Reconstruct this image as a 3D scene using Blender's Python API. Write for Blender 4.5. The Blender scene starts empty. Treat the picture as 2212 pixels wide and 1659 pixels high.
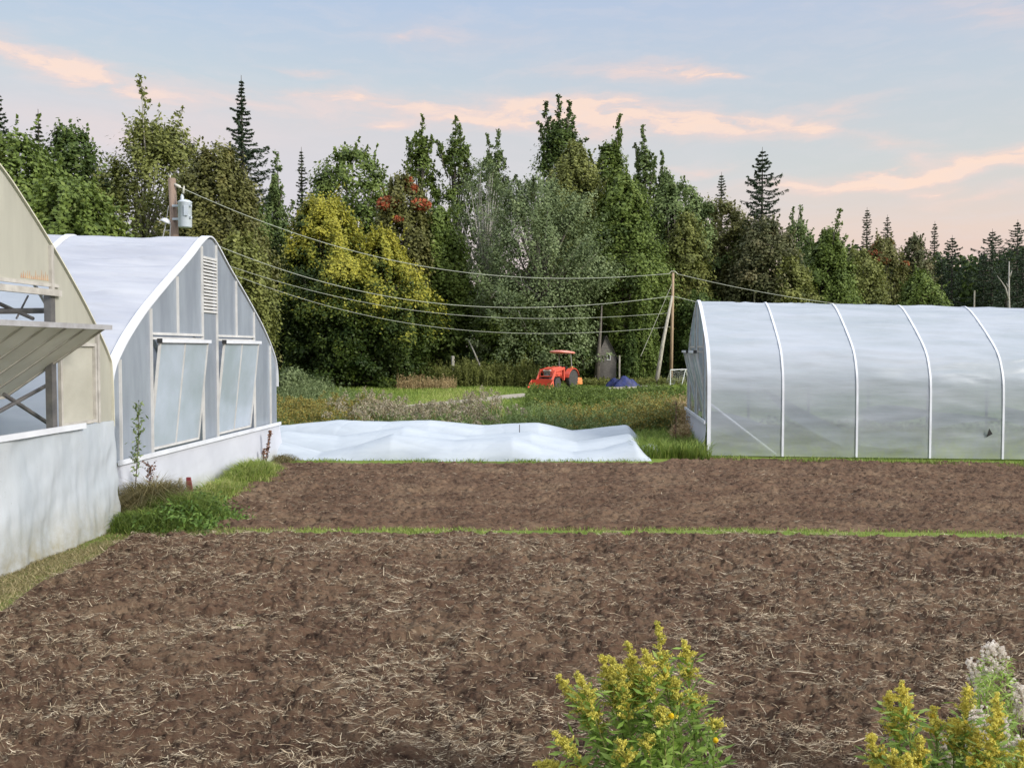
import bpy, math, random
import numpy as np
from mathutils import Vector, Matrix
C = bpy.context.scene.collection
S = bpy.context.scene
rnd = random.Random(7)
rng = np.random.default_rng(11)
R = math.radians
# ------------------------------------------------------------------ camera
PITCH = 2.19
FL = 2000.0                       # focal length in units of a 2212 px wide frame
cd = bpy.data.cameras.new('camera'); cam = bpy.data.objects.new('camera', cd); C.objects.link(cam)
cd.sensor_width = 36.0; cd.lens = 36.0*FL/2212.0; cd.clip_start = 0.1; cd.clip_end = 8000
cam.location = (0, 0, 3.0); cam.rotation_euler = (R(90-PITCH), 0, 0)
S.camera = cam
cp, sp = math.cos(R(PITCH)), math.sin(R(PITCH))
def P(x, y, Y):
    """point of the place seen at (x, y) of a 2212 x 1659 picture, Y metres ahead"""
    a = (x-1106)/FL; b = (829.5-y)/FL
    wy = cp+sp*b; wz = -sp+cp*b
    k = Y/wy
    return Vector((a*k, Y, 3.0+wz*k))
# ------------------------------------------------------------------ sky and sun
S.view_settings.view_transform = 'Standard'; S.view_settings.look = 'None'
S.view_settings.exposure = 0.34; S.view_settings.gamma = 1.0
SUN_EL, SUN_AZ = 25.0, 122.0      # soft evening light from behind the viewer, azimuth clockwise from +Y
w = bpy.data.worlds.new('World'); S.world = w; w.use_nodes = True
nt = w.node_tree; nt.nodes.clear()
def N(t, tree=None, **kw):
    n = (tree or nt).nodes.new(t)
    for k, v in kw.items(): setattr(n, k, v)
    return n
def L(a, b, tree=None): (tree or nt).links.new(a, b)
def mth(op, a, b=None, tree=None, clamp=False):
    n = N('ShaderNodeMath', tree, operation=op); n.use_clamp = clamp
    for i, v in enumerate((a, b)):
        if v is None: continue
        if isinstance(v, (int, float)): n.inputs[i].default_value = v
        else: L(v, n.inputs[i], tree)
    return n.outputs[0]
def mixc(f, a, b, tree=None, mode='MIX'):
    n = N('ShaderNodeMix', tree, data_type='RGBA', blend_type=mode)
    for s, v in ((0, f), (6, a), (7, b)):
        if isinstance(v, (int, float)): n.inputs[s].default_value = v
        elif isinstance(v, tuple): n.inputs[s].default_value = (*v, 1) if len(v) == 3 else v
        else: L(v, n.inputs[s], tree)
    return n.outputs[2]
def ramp(fac, stops, tree=None, interp='LINEAR'):
    n = N('ShaderNodeValToRGB', tree); cr = n.color_ramp; cr.interpolation = interp
    while len(cr.elements) < len(stops): cr.elements.new(0.5)
    for e, (p, c) in zip(cr.elements, stops):
        e.position = p; e.color = (*c, 1) if not isinstance(c, (int, float)) else (c, c, c, 1)
    L(fac, n.inputs[0], tree)
    return n.outputs[0]
def lin(r, g, b): return tuple(((c/255+0.055)/1.055)**2.4 if c > 10 else c/255/12.92 for c in (r, g, b))
tc = N('ShaderNodeTexCoord'); sep = N('ShaderNodeSeparateXYZ'); L(tc.outputs['Generated'], sep.inputs[0])
ymax = mth('MAXIMUM', sep.outputs[1], 0.05)
az = mth('ARCTAN2', sep.outputs[0], sep.outputs[1])
el = mth('ARCSINE', sep.outputs[2])
EXPF = 1/2**0.34
def sk(r, g, b): return tuple(c*EXPF for c in lin(r, g, b))
elr = mth('DIVIDE', el, 1.5708)
base = ramp(elr, [(0.0, sk(216, 182, 178)), (0.035, sk(228, 194, 182)), (0.075, sk(228, 205, 192)), (0.115, sk(205, 207, 205)),
                  (0.165, sk(194, 203, 211)), (0.235, sk(180, 194, 218)), (0.30, sk(205, 215, 235)), (0.45, tuple(1.7*k for k in sk(222, 228, 240))), (1.0, tuple(2.0*k for k in sk(226, 230, 238)))])
left = ramp(elr, [(0.0, sk(212, 196, 200)), (0.10, sk(212, 206, 212)), (0.14, sk(214, 207, 208)), (0.17, sk(196, 206, 212)),
                  (0.235, sk(174, 194, 221)), (0.30, sk(205, 215, 235)), (0.45, tuple(1.7*k for k in sk(222, 228, 240))), (1.0, tuple(2.0*k for k in sk(226, 230, 238)))])
lf = mth('MULTIPLY_ADD', az, -1.6, clamp=True)
nt.nodes[-1].inputs[2].default_value = 0.5
base = mixc(lf, base, left)
# clouds: thin evening streaks given by azimuth, elevation, length, thickness, slope, strength
comb = N('ShaderNodeCombineXYZ'); L(az, comb.inputs[0]); L(el, comb.inputs[1])
nz = N('ShaderNodeTexNoise'); nz.inputs['Scale'].default_value = 7; nz.inputs['Detail'].default_value = 6; nz.inputs['Roughness'].default_value = 0.6
mpn = N('ShaderNodeMapping'); mpn.inputs['Scale'].default_value = (1, 3.2, 1); L(comb.outputs[0], mpn.inputs[0]); L(mpn.outputs[0], nz.inputs['Vector'])
wv = N('ShaderNodeVectorMath', operation='SUBTRACT'); L(nz.outputs['Color'], wv.inputs[0]); wv.inputs[1].default_value = (0.5, 0.5, 0.5)
ws = N('ShaderNodeVectorMath', operation='MULTIPLY'); L(wv.outputs[0], ws.inputs[0]); ws.inputs[1].default_value = (0.15, 0.050, 0)
wa = N('ShaderNodeVectorMath', operation='ADD'); L(comb.outputs[0], wa.inputs[0]); L(ws.outputs[0], wa.inputs[1])
nf = N('ShaderNodeTexNoise'); nf.inputs['Scale'].default_value = 16; nf.inputs['Detail'].default_value = 7; nf.inputs['Roughness'].default_value = 0.62
mpf = N('ShaderNodeMapping'); mpf.inputs['Scale'].default_value = (1, 4.5, 1); mpf.inputs['Rotation'].default_value = (0, 0, 0.06)
L(wa.outputs[0], mpf.inputs[0]); L(mpf.outputs[0], nf.inputs['Vector'])
def aze(x, y):
    v = P(x, y, 1.0)-Vector((0, 0, 3)); v.normalize()
    return math.atan2(v.x, v.y), math.asin(v.z)
def streak(x, y, rx, ry, slope, amp, prev):
    a, e = aze(x, y)
    m = N('ShaderNodeMapping'); m.vector_type = 'TEXTURE'
    m.inputs['Location'].default_value = (a, e, 0); m.inputs['Rotation'].default_value = (0, 0, slope)
    m.inputs['Scale'].default_value = (rx/FL, ry/FL, 1)
    L(wa.outputs[0], m.inputs[0])
    g = N('ShaderNodeTexGradient', gradient_type='QUADRATIC_SPHERE'); L(m.outputs[0], g.inputs[0])
    v = mth('MULTIPLY', g.outputs[1], amp*1.9)
    return v if prev is None else mth('ADD', prev, v)
pk = None
for s_ in [(120, 150, 480, 46, -0.19, .55), (760, 216, 420, 24, -.05, .55), (1020, 262, 340, 22, -.03, .55), (1300, 232, 300, 26, -.05, .5), (1950, 300, 160, 26, -.2, .4), (150, 155, 420, 46, -0.20, .45), (470, 215, 330, 40, -0.12, .35), (690, 235, 300, 50, 0.0, .25), (660, 162, 120, 14, -0.12, .45), (1440, 155, 150, 34, -.05, .75), (1520, 165, 90, 16, -.14, .8),
           (1150, 245, 560, 64, -0.04, 1.0), (1500, 274, 500, 48, -0.06, .9), (1330, 165, 330, 40, -.03, .35), (1640, 255, 260, 26, 0, .4), (850, 275, 200, 22, -.03, .6), (1760, 272, 110, 34, -0.16, .75), (1830, 225, 150, 46, 0.05, .35),
           (2100, 360, 600, 38, 0.07, 1.3), (1860, 384, 380, 26, 0.02, 1.0), (1520, 362, 160, 20, -.03, .5), (2010, 412, 70, 18, 0, .7), (2120, 424, 220, 18, .04, .55),
           (960, 80, 330, 60, -.02, .22), (2150, 30, 260, 70, -.35, .3), (300, 290, 420, 60, 0.02, .22), (880, 90, 70, 16, -.05, .3), (1980, 340, 120, 22, .1, .35)]:
    pk = streak(*s_, pk)
fine = ramp(nf.outputs[0], [(0.30, 0.12), (0.70, 1.2)])
pk = mth('MULTIPLY', pk, fine, clamp=True)
skyc = mixc(mth('MULTIPLY', pk, 0.82, clamp=True), base, sk(250, 212, 196))
core = mth('SUBTRACT', pk, 0.62, clamp=True)
skyc = mixc(mth('MULTIPLY', core, 1.3, clamp=True), skyc, sk(255, 226, 200))
wisp = ramp(nf.outputs[0], [(0.45, 0.0), (0.8, 0.30)])
skyc = mixc(wisp, skyc, sk(222, 214, 216))
low = ramp(elr, [(0.0, 1.0), (0.002, 0.0)])
skt = N('ShaderNodeTexSky', sky_type='NISHITA', sun_disc=False)
skt.sun_elevation = R(SUN_EL); skt.sun_rotation = R(SUN_AZ)
bg = N('ShaderNodeBackground'); bg.inputs[1].default_value = 1.0; L(skyc, bg.inputs[0])
bg2 = N('ShaderNodeBackground'); bg2.inputs[1].default_value = 0.012; L(skt.outputs[0], bg2.inputs[0])
ad = N('ShaderNodeAddShader'); L(bg.outputs[0], ad.inputs[0]); L(bg2.outputs[0], ad.inputs[1])
wo = N('ShaderNodeOutputWorld'); L(ad.outputs[0], wo.inputs[0])
sd = bpy.data.lights.new('sun', 'SUN'); sd.energy = 3.3; sd.angle = R(16); sd.color = (1, .95, .88)
sun = bpy.data.objects.new('sun', sd); C.objects.link(sun)
dv = Vector((math.sin(R(SUN_AZ))*math.cos(R(SUN_EL)), math.cos(R(SUN_AZ))*math.cos(R(SUN_EL)), math.sin(R(SUN_EL))))
sun.rotation_euler = dv.to_track_quat('Z', 'Y').to_euler()
S.cycles.max_bounces = 8; S.cycles.transparent_max_bounces = 16; S.cycles.diffuse_bounces = 4
S.cycles.use_denoising = True
# ------------------------------------------------------------------ noise
def perlin(x, y, seed=0):
    r = np.random.default_rng(seed); p = r.permutation(1024); ang = r.random(1024)*2*np.pi
    gx, gy = np.cos(ang), np.sin(ang)
    xi = np.floor(x).astype(int); yi = np.floor(y).astype(int); xf = x-xi; yf = y-yi
    u = xf*xf*xf*(xf*(xf*6-15)+10); v = yf*yf*yf*(yf*(yf*6-15)+10)
    def g(i, j, dx, dy):
        h = p[(p[(xi+i) & 1023]+yi+j) & 1023]
        return gx[h]*dx+gy[h]*dy
    a = g(0, 0, xf, yf); b = g(1, 0, xf-1, yf); c = g(0, 1, xf, yf-1); d = g(1, 1, xf-1, yf-1)
    return (a+(b-a)*u)*(1-v)+(c+(d-c)*u)*v
def fbm(x, y, seed=0, oct=4, gain=.5):
    s = 0; a = 1
    for i in range(oct):
        s = s+a*perlin(x*2**i+i*17.3, y*2**i+i*9.1, seed+i); a *= gain
    return s
# ------------------------------------------------------------------ object helpers
def tag(o, label=None, cat=None, group=None, kind=None):
    if label: o['label'] = label
    if cat: o['category'] = cat
    if group: o['group'] = group
    if kind: o['kind'] = kind
    return o
def thing(name, label, cat, loc=(0, 0, 0), rz=0, group=None):
    o = bpy.data.objects.new(name, None); C.objects.link(o); o.location = loc; o.rotation_euler = (0, 0, rz)
    o.empty_display_size = .2
    return tag(o, label, cat, group)
def world_origin(p):
    v = Vector((0, 0, 0))
    while p is not None: v = v+Vector(p.location); p = p.parent
    return v
def link_mesh(name, me, mat, parent=None, smooth=False):
    if mat is not None: me.materials.append(mat)
    if smooth: me.polygons.foreach_set('use_smooth', np.ones(len(me.polygons), dtype=bool))
    o = bpy.data.objects.new(name, me); C.objects.link(o)
    if parent is not None: o.parent = parent
    return o
def np_mesh(name, V, F, mat, parent=None, var=None, smooth=False, local=False):
    """V (n,3) world points, F (m,k) faces of one size"""
    V = np.asarray(V, dtype=np.float32)
    if parent is not None and not local: V = V-np.array(world_origin(parent), dtype=np.float32)
    F = np.asarray(F, dtype=np.int32); m, k = F.shape
    me = bpy.data.meshes.new(name)
    me.vertices.add(len(V)); me.vertices.foreach_set('co', V.ravel())
    me.loops.add(m*k); me.loops.foreach_set('vertex_index', F.ravel())
    me.polygons.add(m); me.polygons.foreach_set('loop_start', np.arange(0, m*k, k, dtype=np.int32))
    me.update(calc_edges=True)
    if var is not None:
        at = me.attributes.new('var', 'FLOAT', 'FACE'); at.data.foreach_set('value', np.asarray(var, dtype=np.float32))
    return link_mesh(name, me, mat, parent, smooth)
class MB:
    def __init__(s): s.v = []; s.f = []
    def add(s, vs, fs):
        n = len(s.v); s.v += [tuple(v) for v in vs]; s.f += [tuple(i+n for i in f) for f in fs]; return s
    def hexa(s, q): return s.add(q, [(0, 3, 2, 1), (4, 5, 6, 7), (0, 1, 5, 4), (1, 2, 6, 5), (2, 3, 7, 6), (3, 0, 4, 7)])
    def box(s, c, d, M=None):
        x, y, z = (k/2 for k in d)
        q = [Vector(p) for p in ((-x, -y, -z), (x, -y, -z), (x, y, -z), (-x, y, -z), (-x, -y, z), (x, -y, z), (x, y, z), (-x, y, z))]
        if M is not None: q = [M @ p for p in q]
        return s.hexa([p+Vector(c) for p in q])
    def bar(s, a, b, wd, ht, up=(0, 0, 1)):
        a, b = Vector(a), Vector(b); d = (b-a).normalized(); u = Vector(up)
        if abs(d.dot(u.normalized())) > .98: u = Vector((1, 0, 0))
        sx = d.cross(u).normalized()*wd/2; uz = sx.cross(d).normalized()*ht/2
        return s.hexa([a-sx-uz, a+sx-uz, a+sx+uz, a-sx+uz, b-sx-uz, b+sx-uz, b+sx+uz, b-sx+uz])
    def tube(s, pts, r, n=6, cap=True):
        pts = [Vector(p) for p in pts]; rs = r if isinstance(r, (list, tuple)) else [r]*len(pts)
        vs = []; ref = None
        for i, p in enumerate(pts):
            d = (pts[min(i+1, len(pts)-1)]-pts[max(i-1, 0)]).normalized()
            if ref is None:
                ref = Vector((0, 0, 1)) if abs(d.z) < .9 else Vector((1, 0, 0))
            a = d.cross(ref).normalized(); b = a.cross(d).normalized(); ref = b
            for k in range(n):
                t = 2*math.pi*k/n; vs.append(p+(a*math.cos(t)+b*math.sin(t))*rs[i])
        fs = [(i*n+k, i*n+(k+1) % n, (i+1)*n+(k+1) % n, (i+1)*n+k) for i in range(len(pts)-1) for k in range(n)]
        if cap: fs += [tuple(range(n))[::-1], tuple((len(pts)-1)*n+k for k in range(n))]
        return s.add(vs, fs)
    def lathe(s, c, prof, n=20, axis='z', M=None):
        vs = []
        for (r, h) in prof:
            for k in range(n):
                t = 2*math.pi*k/n
                v = Vector((r*math.cos(t), r*math.sin(t), h))
                if axis == 'x': v = Vector((v.z, v.x, v.y))
                if axis == 'y': v = Vector((v.x, v.z, v.y))
                if M is not None: v = M @ v
                vs.append(v+Vector(c))
        m = len(prof)
        fs = [(i*n+k, i*n+(k+1) % n, (i+1)*n+(k+1) % n, (i+1)*n+k) for i in range(m-1) for k in range(n)]
        fs += [tuple(range(n))[::-1], tuple((m-1)*n+k for k in range(n))]
        return s.add(vs, fs)
    def slab(s, poly, th, nrm):
        """closed plate from a polygon of points and a thickness vector"""
        n = len(poly); poly = [Vector(p) for p in poly]; t = Vector(nrm)*th
        s.add(poly+[p+t for p in poly], [tuple(range(n))[::-1], tuple(range(n, 2*n))]+[(i, (i+1) % n, n+(i+1) % n, n+i) for i in range(n)])
        return s
    def build(s, name, mat, parent=None, smooth=False, local=False, bevel=0):
        o = world_origin(parent) if parent is not None and not local else Vector((0, 0, 0))
        me = bpy.data.meshes.new(name); me.from_pydata([tuple(Vector(v)-o) for v in s.v], [], s.f); me.update()
        ob = link_mesh(name, me, mat, parent, smooth)
        if bevel:
            b = ob.modifiers.new('bevel', 'BEVEL'); b.width = bevel; b.segments = 2
        return ob
# ------------------------------------------------------------------ materials
def newmat(name):
    m = bpy.data.materials.new(name); m.use_nodes = True; t = m.node_tree; t.nodes.clear()
    return m, t, N('ShaderNodeOutputMaterial', t)
def noise(t, scale, detail=4, rough=.55, vec=None, sc=None):
    n = N('ShaderNodeTexNoise', t); n.inputs['Scale'].default_value = scale; n.inputs['Detail'].default_value = detail; n.inputs['Roughness'].default_value = rough
    c = N('ShaderNodeTexCoord', t); src = c.outputs['Object'] if vec is None else vec
    if sc:
        m = N('ShaderNodeMapping', t); m.inputs['Scale'].default_value = sc; L(src, m.inputs[0], t); src = m.outputs[0]
    L(src, n.inputs['Vector'], t)
    return n.outputs[0]
def plain(name, c1, c2=None, rough=.6, scale=3, metal=0, bump=0, bscale=40, sc=None, spec=.5, contrast=(.35, .65)):
    m, t, out = newmat(name)
    p = N('ShaderNodeBsdfPrincipled', t); p.inputs['Roughness'].default_value = rough; p.inputs['Metallic'].default_value = metal
    p.inputs['Specular IOR Level'].default_value = spec
    c2 = c2 or tuple(k*.8 for k in c1)
    L(ramp(noise(t, scale, 6, .6, sc=sc), [(contrast[0], c1), (contrast[1], c2)], t), p.inputs['Base Color'], t)
    if bump:
        b = N('ShaderNodeBump', t); b.inputs['Strength'].default_value = bump; b.inputs['Distance'].default_value = .02
        L(noise(t, bscale, 5, .6, sc=sc), b.inputs['Height'], t); L(b.outputs[0], p.inputs['Normal'], t)
    L(p.outputs[0], out.inputs[0], t)
    return m
def leafmat(name, stops, transl=.25, rough=.6, spec=.3):
    m, t, out = newmat(name)
    a = N('ShaderNodeAttribute', t); a.attribute_name = 'var'
    col = ramp(a.outputs['Fac'], stops, t)
    p = N('ShaderNodeBsdfPrincipled', t); p.inputs['Roughness'].default_value = rough; p.inputs['Specular IOR Level'].default_value = spec
    L(col, p.inputs['Base Color'], t)
    tr = N('ShaderNodeBsdfTranslucent', t); L(col, tr.inputs[0], t)
    mx = N('ShaderNodeMixShader', t); mx.inputs[0].default_value = transl
    L(p.outputs[0], mx.inputs[1], t); L(tr.outputs[0], mx.inputs[2], t); L(mx.outputs[0], out.inputs[0], t)
    return m
def film(name, col, col2, transl=.35, transp=.12, rough=.35, wr=(.4, 2.5, 2.5), bump=.35, tnoise=0, scale=1.2, gloss=.5, dirt=None, grid=0):
    """thin plastic sheeting: diffuse, translucent, slightly see-through, glossy"""
    m, t, out = newmat(name)
    c = ramp(noise(t, scale, 5, .6, sc=wr), [(.35, col), (.68, col2)], t)
    if dirt:
        tcn = N('ShaderNodeTexCoord', t); sx = N('ShaderNodeSeparateXYZ', t); L(tcn.outputs['Object'], sx.inputs[0], t)
        hgt = mth('MULTIPLY_ADD', sx.outputs[2], -1.0/dirt[1], t)
        t.nodes[-1].inputs[2].default_value = dirt[2]
        d = mth('MULTIPLY', ramp(hgt, [(0, 0), (1, 1)], t), ramp(noise(t, 3, 8, .75), [(.3, 0.1), (.65, 1)], t), t)
        c = mixc(d, c, dirt[0], t)
        c = mixc(ramp(noise(t, 34, 5, .7), [(.66, 0), (.70, .7)], t), c, tuple(.6*k for k in dirt[0]), t)
    p = N('ShaderNodeBsdfPrincipled', t); p.inputs['Roughness'].default_value = rough; p.inputs['Specular IOR Level'].default_value = gloss
    L(c, p.inputs['Base Color'], t)
    b = N('ShaderNodeBump', t); b.inputs['Strength'].default_value = bump; b.inputs['Distance'].default_value = .05
    L(noise(t, scale*1.6, 4, .5, sc=wr), b.inputs['Height'], t); L(b.outputs[0], p.inputs['Normal'], t)
    tl = N('ShaderNodeBsdfTranslucent', t); L(c, tl.inputs[0], t)
    tp = N('ShaderNodeBsdfTransparent', t); tp.inputs[0].default_value = (.93, .96, .98, 1)
    m1 = N('ShaderNodeMixShader', t); m1.inputs[0].default_value = transl; L(p.outputs[0], m1.inputs[1], t); L(tl.outputs[0], m1.inputs[2], t)
    m2 = N('ShaderNodeMixShader', t); m2.inputs[0].default_value = transp; L(m1.outputs[0], m2.inputs[1], t); L(tp.outputs[0], m2.inputs[2], t)
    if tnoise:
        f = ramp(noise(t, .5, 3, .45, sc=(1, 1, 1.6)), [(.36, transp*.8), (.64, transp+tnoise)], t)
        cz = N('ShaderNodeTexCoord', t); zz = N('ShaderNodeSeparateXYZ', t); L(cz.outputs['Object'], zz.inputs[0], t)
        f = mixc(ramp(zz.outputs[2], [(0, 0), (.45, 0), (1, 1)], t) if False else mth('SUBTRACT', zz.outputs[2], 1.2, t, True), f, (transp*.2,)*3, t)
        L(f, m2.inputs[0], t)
    L(m2.outputs[0], out.inputs[0], t)
    return m
white_paint = plain('white_trim', (.66, .69, .74), (.56, .58, .62), .45, 2)
alu = plain('aluminium', (.52, .52, .54), (.38, .37, .37), .45, 4, metal=.4)
greysteel = plain('dark_steel', (.12, .12, .125), (.20, .19, .185), .5, 5, metal=.5)
black = plain('black_rubber', (.02, .02, .02), (.035, .035, .035), .7, 9)
# ------------------------------------------------------------------ terrain
def sstep(a, b, x): t = np.clip((x-a)/(b-a), 0, 1); return t*t*(3-2*t)
def H(x, y):
    x = np.asarray(x, float); y = np.asarray(y, float)
    return -0.021*np.clip(x-4, 0, 14)*(1-sstep(34, 60, y))*sstep(8, 20, y)
FRONT = (3.2, 14.85); BACK = (15.32, 24.15)
def xl_front(y): return -6.15-(y-11.2)*.06 + .0*y
def field_mask(x, y):
    """>0 inside the tilled beds (distance in metres to the edge)"""
    x = np.asarray(x, float); y = np.asarray(y, float)
    wob = .18*perlin(x*.9, y*.9, 5)+.07*perlin(x*3.1, y*3.1, 6)
    tilt = .012*(x+5)
    f = np.minimum.reduce([y-2.0, (FRONT[1]+wob*1.1)-y, x-(-6.0-.05*(y-11.5)+wob), 17-x])
    b = np.minimum.reduce([y-(BACK[0]+.6*wob+.10*perlin(x*1.7+4, y*0, 12)), (BACK[1]+wob*.3+1.5*sstep(3.6, 5.2, x))-y, x-(-5.35-(y-15.4)*.13+wob*1.5), 24-x])
    return np.maximum(f, b)
def gr_axis(lo, hi, n, p=1.0): return lo+(hi-lo)*(np.linspace(0, 1, n)**p)
def grid_faces(ny, nx):
    i = np.arange(ny-1)[:, None]*nx+np.arange(nx-1)[None, :]
    return np.stack([i, i+1, i+nx+1, i+nx], -1).reshape(-1, 4)
# one big sheet of ground
xs = np.concatenate([-np.geomspace(3000, 30, 40), np.linspace(-29, 29, 117), np.geomspace(30, 3000, 40)])
ys = np.concatenate([np.linspace(-60, 0, 20), np.linspace(.5, 40, 160), np.linspace(41, 130, 90), np.geomspace(132, 4000, 40)])
X, Y = np.meshgrid(xs, ys)
fm = field_mask(X, Y)
Z = H(X, Y)-.09*sstep(-.15, .35, fm)+.03*fbm(X*.35, Y*.35, 3)*(1-sstep(-.3, .1, fm))
m, t, out = newmat('meadow_ground')
p = N('ShaderNodeBsdfPrincipled', t); p.inputs['Roughness'].default_value = .9; p.inputs['Specular IOR Level'].default_value = .1
c = ramp(noise(t, .35, 8, .65), [(.3, (.09, .12, .025)), (.5, (.15, .21, .04)), (.72, (.24, .24, .07))], t)
c = mixc(ramp(noise(t, 9, 6, .7), [(.4, 0), (.7, .6)], t), c, (.08, .12, .022), t)
L(c, p.inputs['Base Color'], t); L(p.outputs[0], out.inputs[0], t)
tag(np_mesh('ground', np.stack([X, Y, Z], -1).reshape(-1, 3), grid_faces(*X.shape), m, smooth=True), 'green meadow ground around the tilled beds', kind='structure')
# tilled soil
def soil_h(X, Y, back):
    wx = X+.10*perlin(X*2.2, Y*2.2, 31); wy = Y+.10*perlin(X*2.2+9, Y*2.2, 32)
    wx = wx*.62; yy = wy*(1.6 if back else 1.35)                 # clods smeared along the rows
    big = fbm(wx*.8, yy*1.0, 41, 2)*.07
    mid = np.abs(fbm(wx*3.0, yy*3.6, 43, 3))
    mid = (0.30-mid)*.23
    cl = fbm(wx*8.5, yy*10.5, 47, 3, .6); cl = np.sign(cl)*np.abs(cl)**.65*.050
    fi = fbm(wx*28, yy*36, 53, 3, .7)*.022
    pit = -np.clip(fbm(wx*2.1, yy*3.6, 61, 4, .65)-.18, 0, 1)*.36
    if back:
        rows = .022*np.sin(Y*2*np.pi/1.5+perlin(X*.25, Y*.5, 8)*1.5)+.045*perlin(X*.22, Y*2.8, 15)
        return big+mid*.7+cl*.9+fi+pit*.6+rows
    return big+mid+cl+fi+pit
m, t, out = newmat('tilled_soil')
p = N('ShaderNodeBsdfPrincipled', t); p.inputs['Roughness'].default_value = .95; p.inputs['Specular IOR Level'].default_value = .15
c = ramp(noise(t, .7, 8, .65), [(.32, (.074, .040, .028)), (.5, (.128, .074, .049)), (.66, (.205, .137, .088))], t)
c = mixc(ramp(noise(t, 26, 9, .8, sc=(.38, 1.7, 1)), [(.42, 0), (.66, .75)], t), c, (.26, .19, .125), t)
c = mixc(ramp(noise(t, 13, 9, .8, sc=(.38, 1.7, 1)), [(.50, 0), (.60, .85)], t), c, (.034, .018, .014), t)  # near-black flecks: shade of pits between the clods, painted into the colour
L(c, p.inputs['Base Color'], t)
b = N('ShaderNodeBump', t); b.inputs['Strength'].default_value = 1.0; b.inputs['Distance'].default_value = .03
L(noise(t, 34, 9, .85, sc=(.5, 1.6, 1)), b.inputs['Height'], t); L(b.outputs[0], p.inputs['Normal'], t)
L(p.outputs[0], out.inputs[0], t)
soilmat = m
def soil_z(x, y):
    x = np.asarray(x, float); y = np.asarray(y, float)
    bk = y > 15.1
    return H(x, y)+np.where(bk, soil_h(x, y, True), soil_h(x, y, False))
def soil(name, y0, y1, ny, nx, back, label):
    yr = y0*(y1/y0)**np.linspace(0, 1, ny)
    u = np.linspace(-1, 1, nx)
    X = u[None, :]*(yr[:, None]*.66+.7)+.2; Y = yr[:, None]+0*X
    fm = field_mask(X, Y)
    Z = H(X, Y)+soil_h(X, Y, back)*sstep(-.1, .25, fm)-.22*(1-sstep(-.22, .05, fm))
    V = np.stack([X, Y, Z], -1).reshape(-1, 3); F = grid_faces(ny, nx)
    k = (fm > -.35).ravel(); F = F[k[F].all(1)]
    tag(np_mesh(name, V, F, soilmat, smooth=True), label, kind='structure')
soil('soil', 3.2, 15.3, 820, 1150, False, 'brown tilled soil of the near bed strewn with straw')
soil('soil', 15.1, 26.3, 350, 1000, True, 'brown tilled soil of the far bed below the greenhouses')
# ------------------------------------------------------------------ scattered small stuff
def unit(v): return v/np.maximum(np.linalg.norm(v, axis=-1, keepdims=True), 1e-9)
def leaves(name, Cn, Nn, Ln, Wn, var, mat, parent=None, ax=None, rg=rng):
    """rhombic leaves at Cn facing Nn, half-length Ln, half-width Wn"""
    n = len(Cn)
    a = rg.normal(size=(n, 3)) if ax is None else ax
    b = unit(np.cross(Nn, a)); a = unit(np.cross(b, Nn))
    Ln = np.broadcast_to(Ln, n)[:, None]; Wn = np.broadcast_to(Wn, n)[:, None]
    V = np.stack([Cn-a*Ln, Cn+b*Wn, Cn+a*Ln, Cn-b*Wn], 1).reshape(-1, 3)
    return np_mesh(name, V, np.arange(4*n).reshape(-1, 4), mat, parent, var)
def blades(name, B, hgt, lean, wd, var, mat, parent=None, rg=rng, curl=.5):
    """grass blades: two-segment tapered strips rooted at B"""
    n = len(B); th = rg.random(n)*2*np.pi
    d = np.stack([np.cos(th), np.sin(th), 0*th], -1); ph = rg.random(n)*2*np.pi
    s = np.stack([np.cos(ph), np.sin(ph), 0*ph], -1)
    hgt = np.broadcast_to(hgt, n)[:, None]; lean = np.broadcast_to(lean, n)[:, None]; wd = np.broadcast_to(wd, n)[:, None]
    up = np.array([0, 0, 1.0])
    M = B+up*hgt*.6+d*hgt*lean*.35
    T = B+up*hgt*(1-lean*curl*.6)+d*hgt*lean
    V = np.stack([B-s*wd, B+s*wd, M+s*wd*.8, M-s*wd*.8, T], 1).reshape(-1, 3)
    i = np.arange(n)[:, None]*5
    F = np.concatenate([i+np.array([[0, 1, 2, 3]]), i+np.array([[3, 2, 4, 4]])], 0)
    # second faces are triangles: build them as thin quads
    V = np.concatenate([V, (T+s*wd*.1)], 0); j = np.arange(n)[:, None]
    F = np.concatenate([i+np.array([[0, 1, 2, 3]]), np.concatenate([i+3, i+2, 5*n+j, i+4], 1)], 0)
    return np_mesh(name, V, F, mat, parent, np.concatenate([var, var]))
strawmat = leafmat('dry_straw', [(0, (.11, .08, .055)), (.35, (.24, .18, .115)), (.7, (.42, .33, .21)), (1, (.70, .60, .43))], .1, .7)
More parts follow.
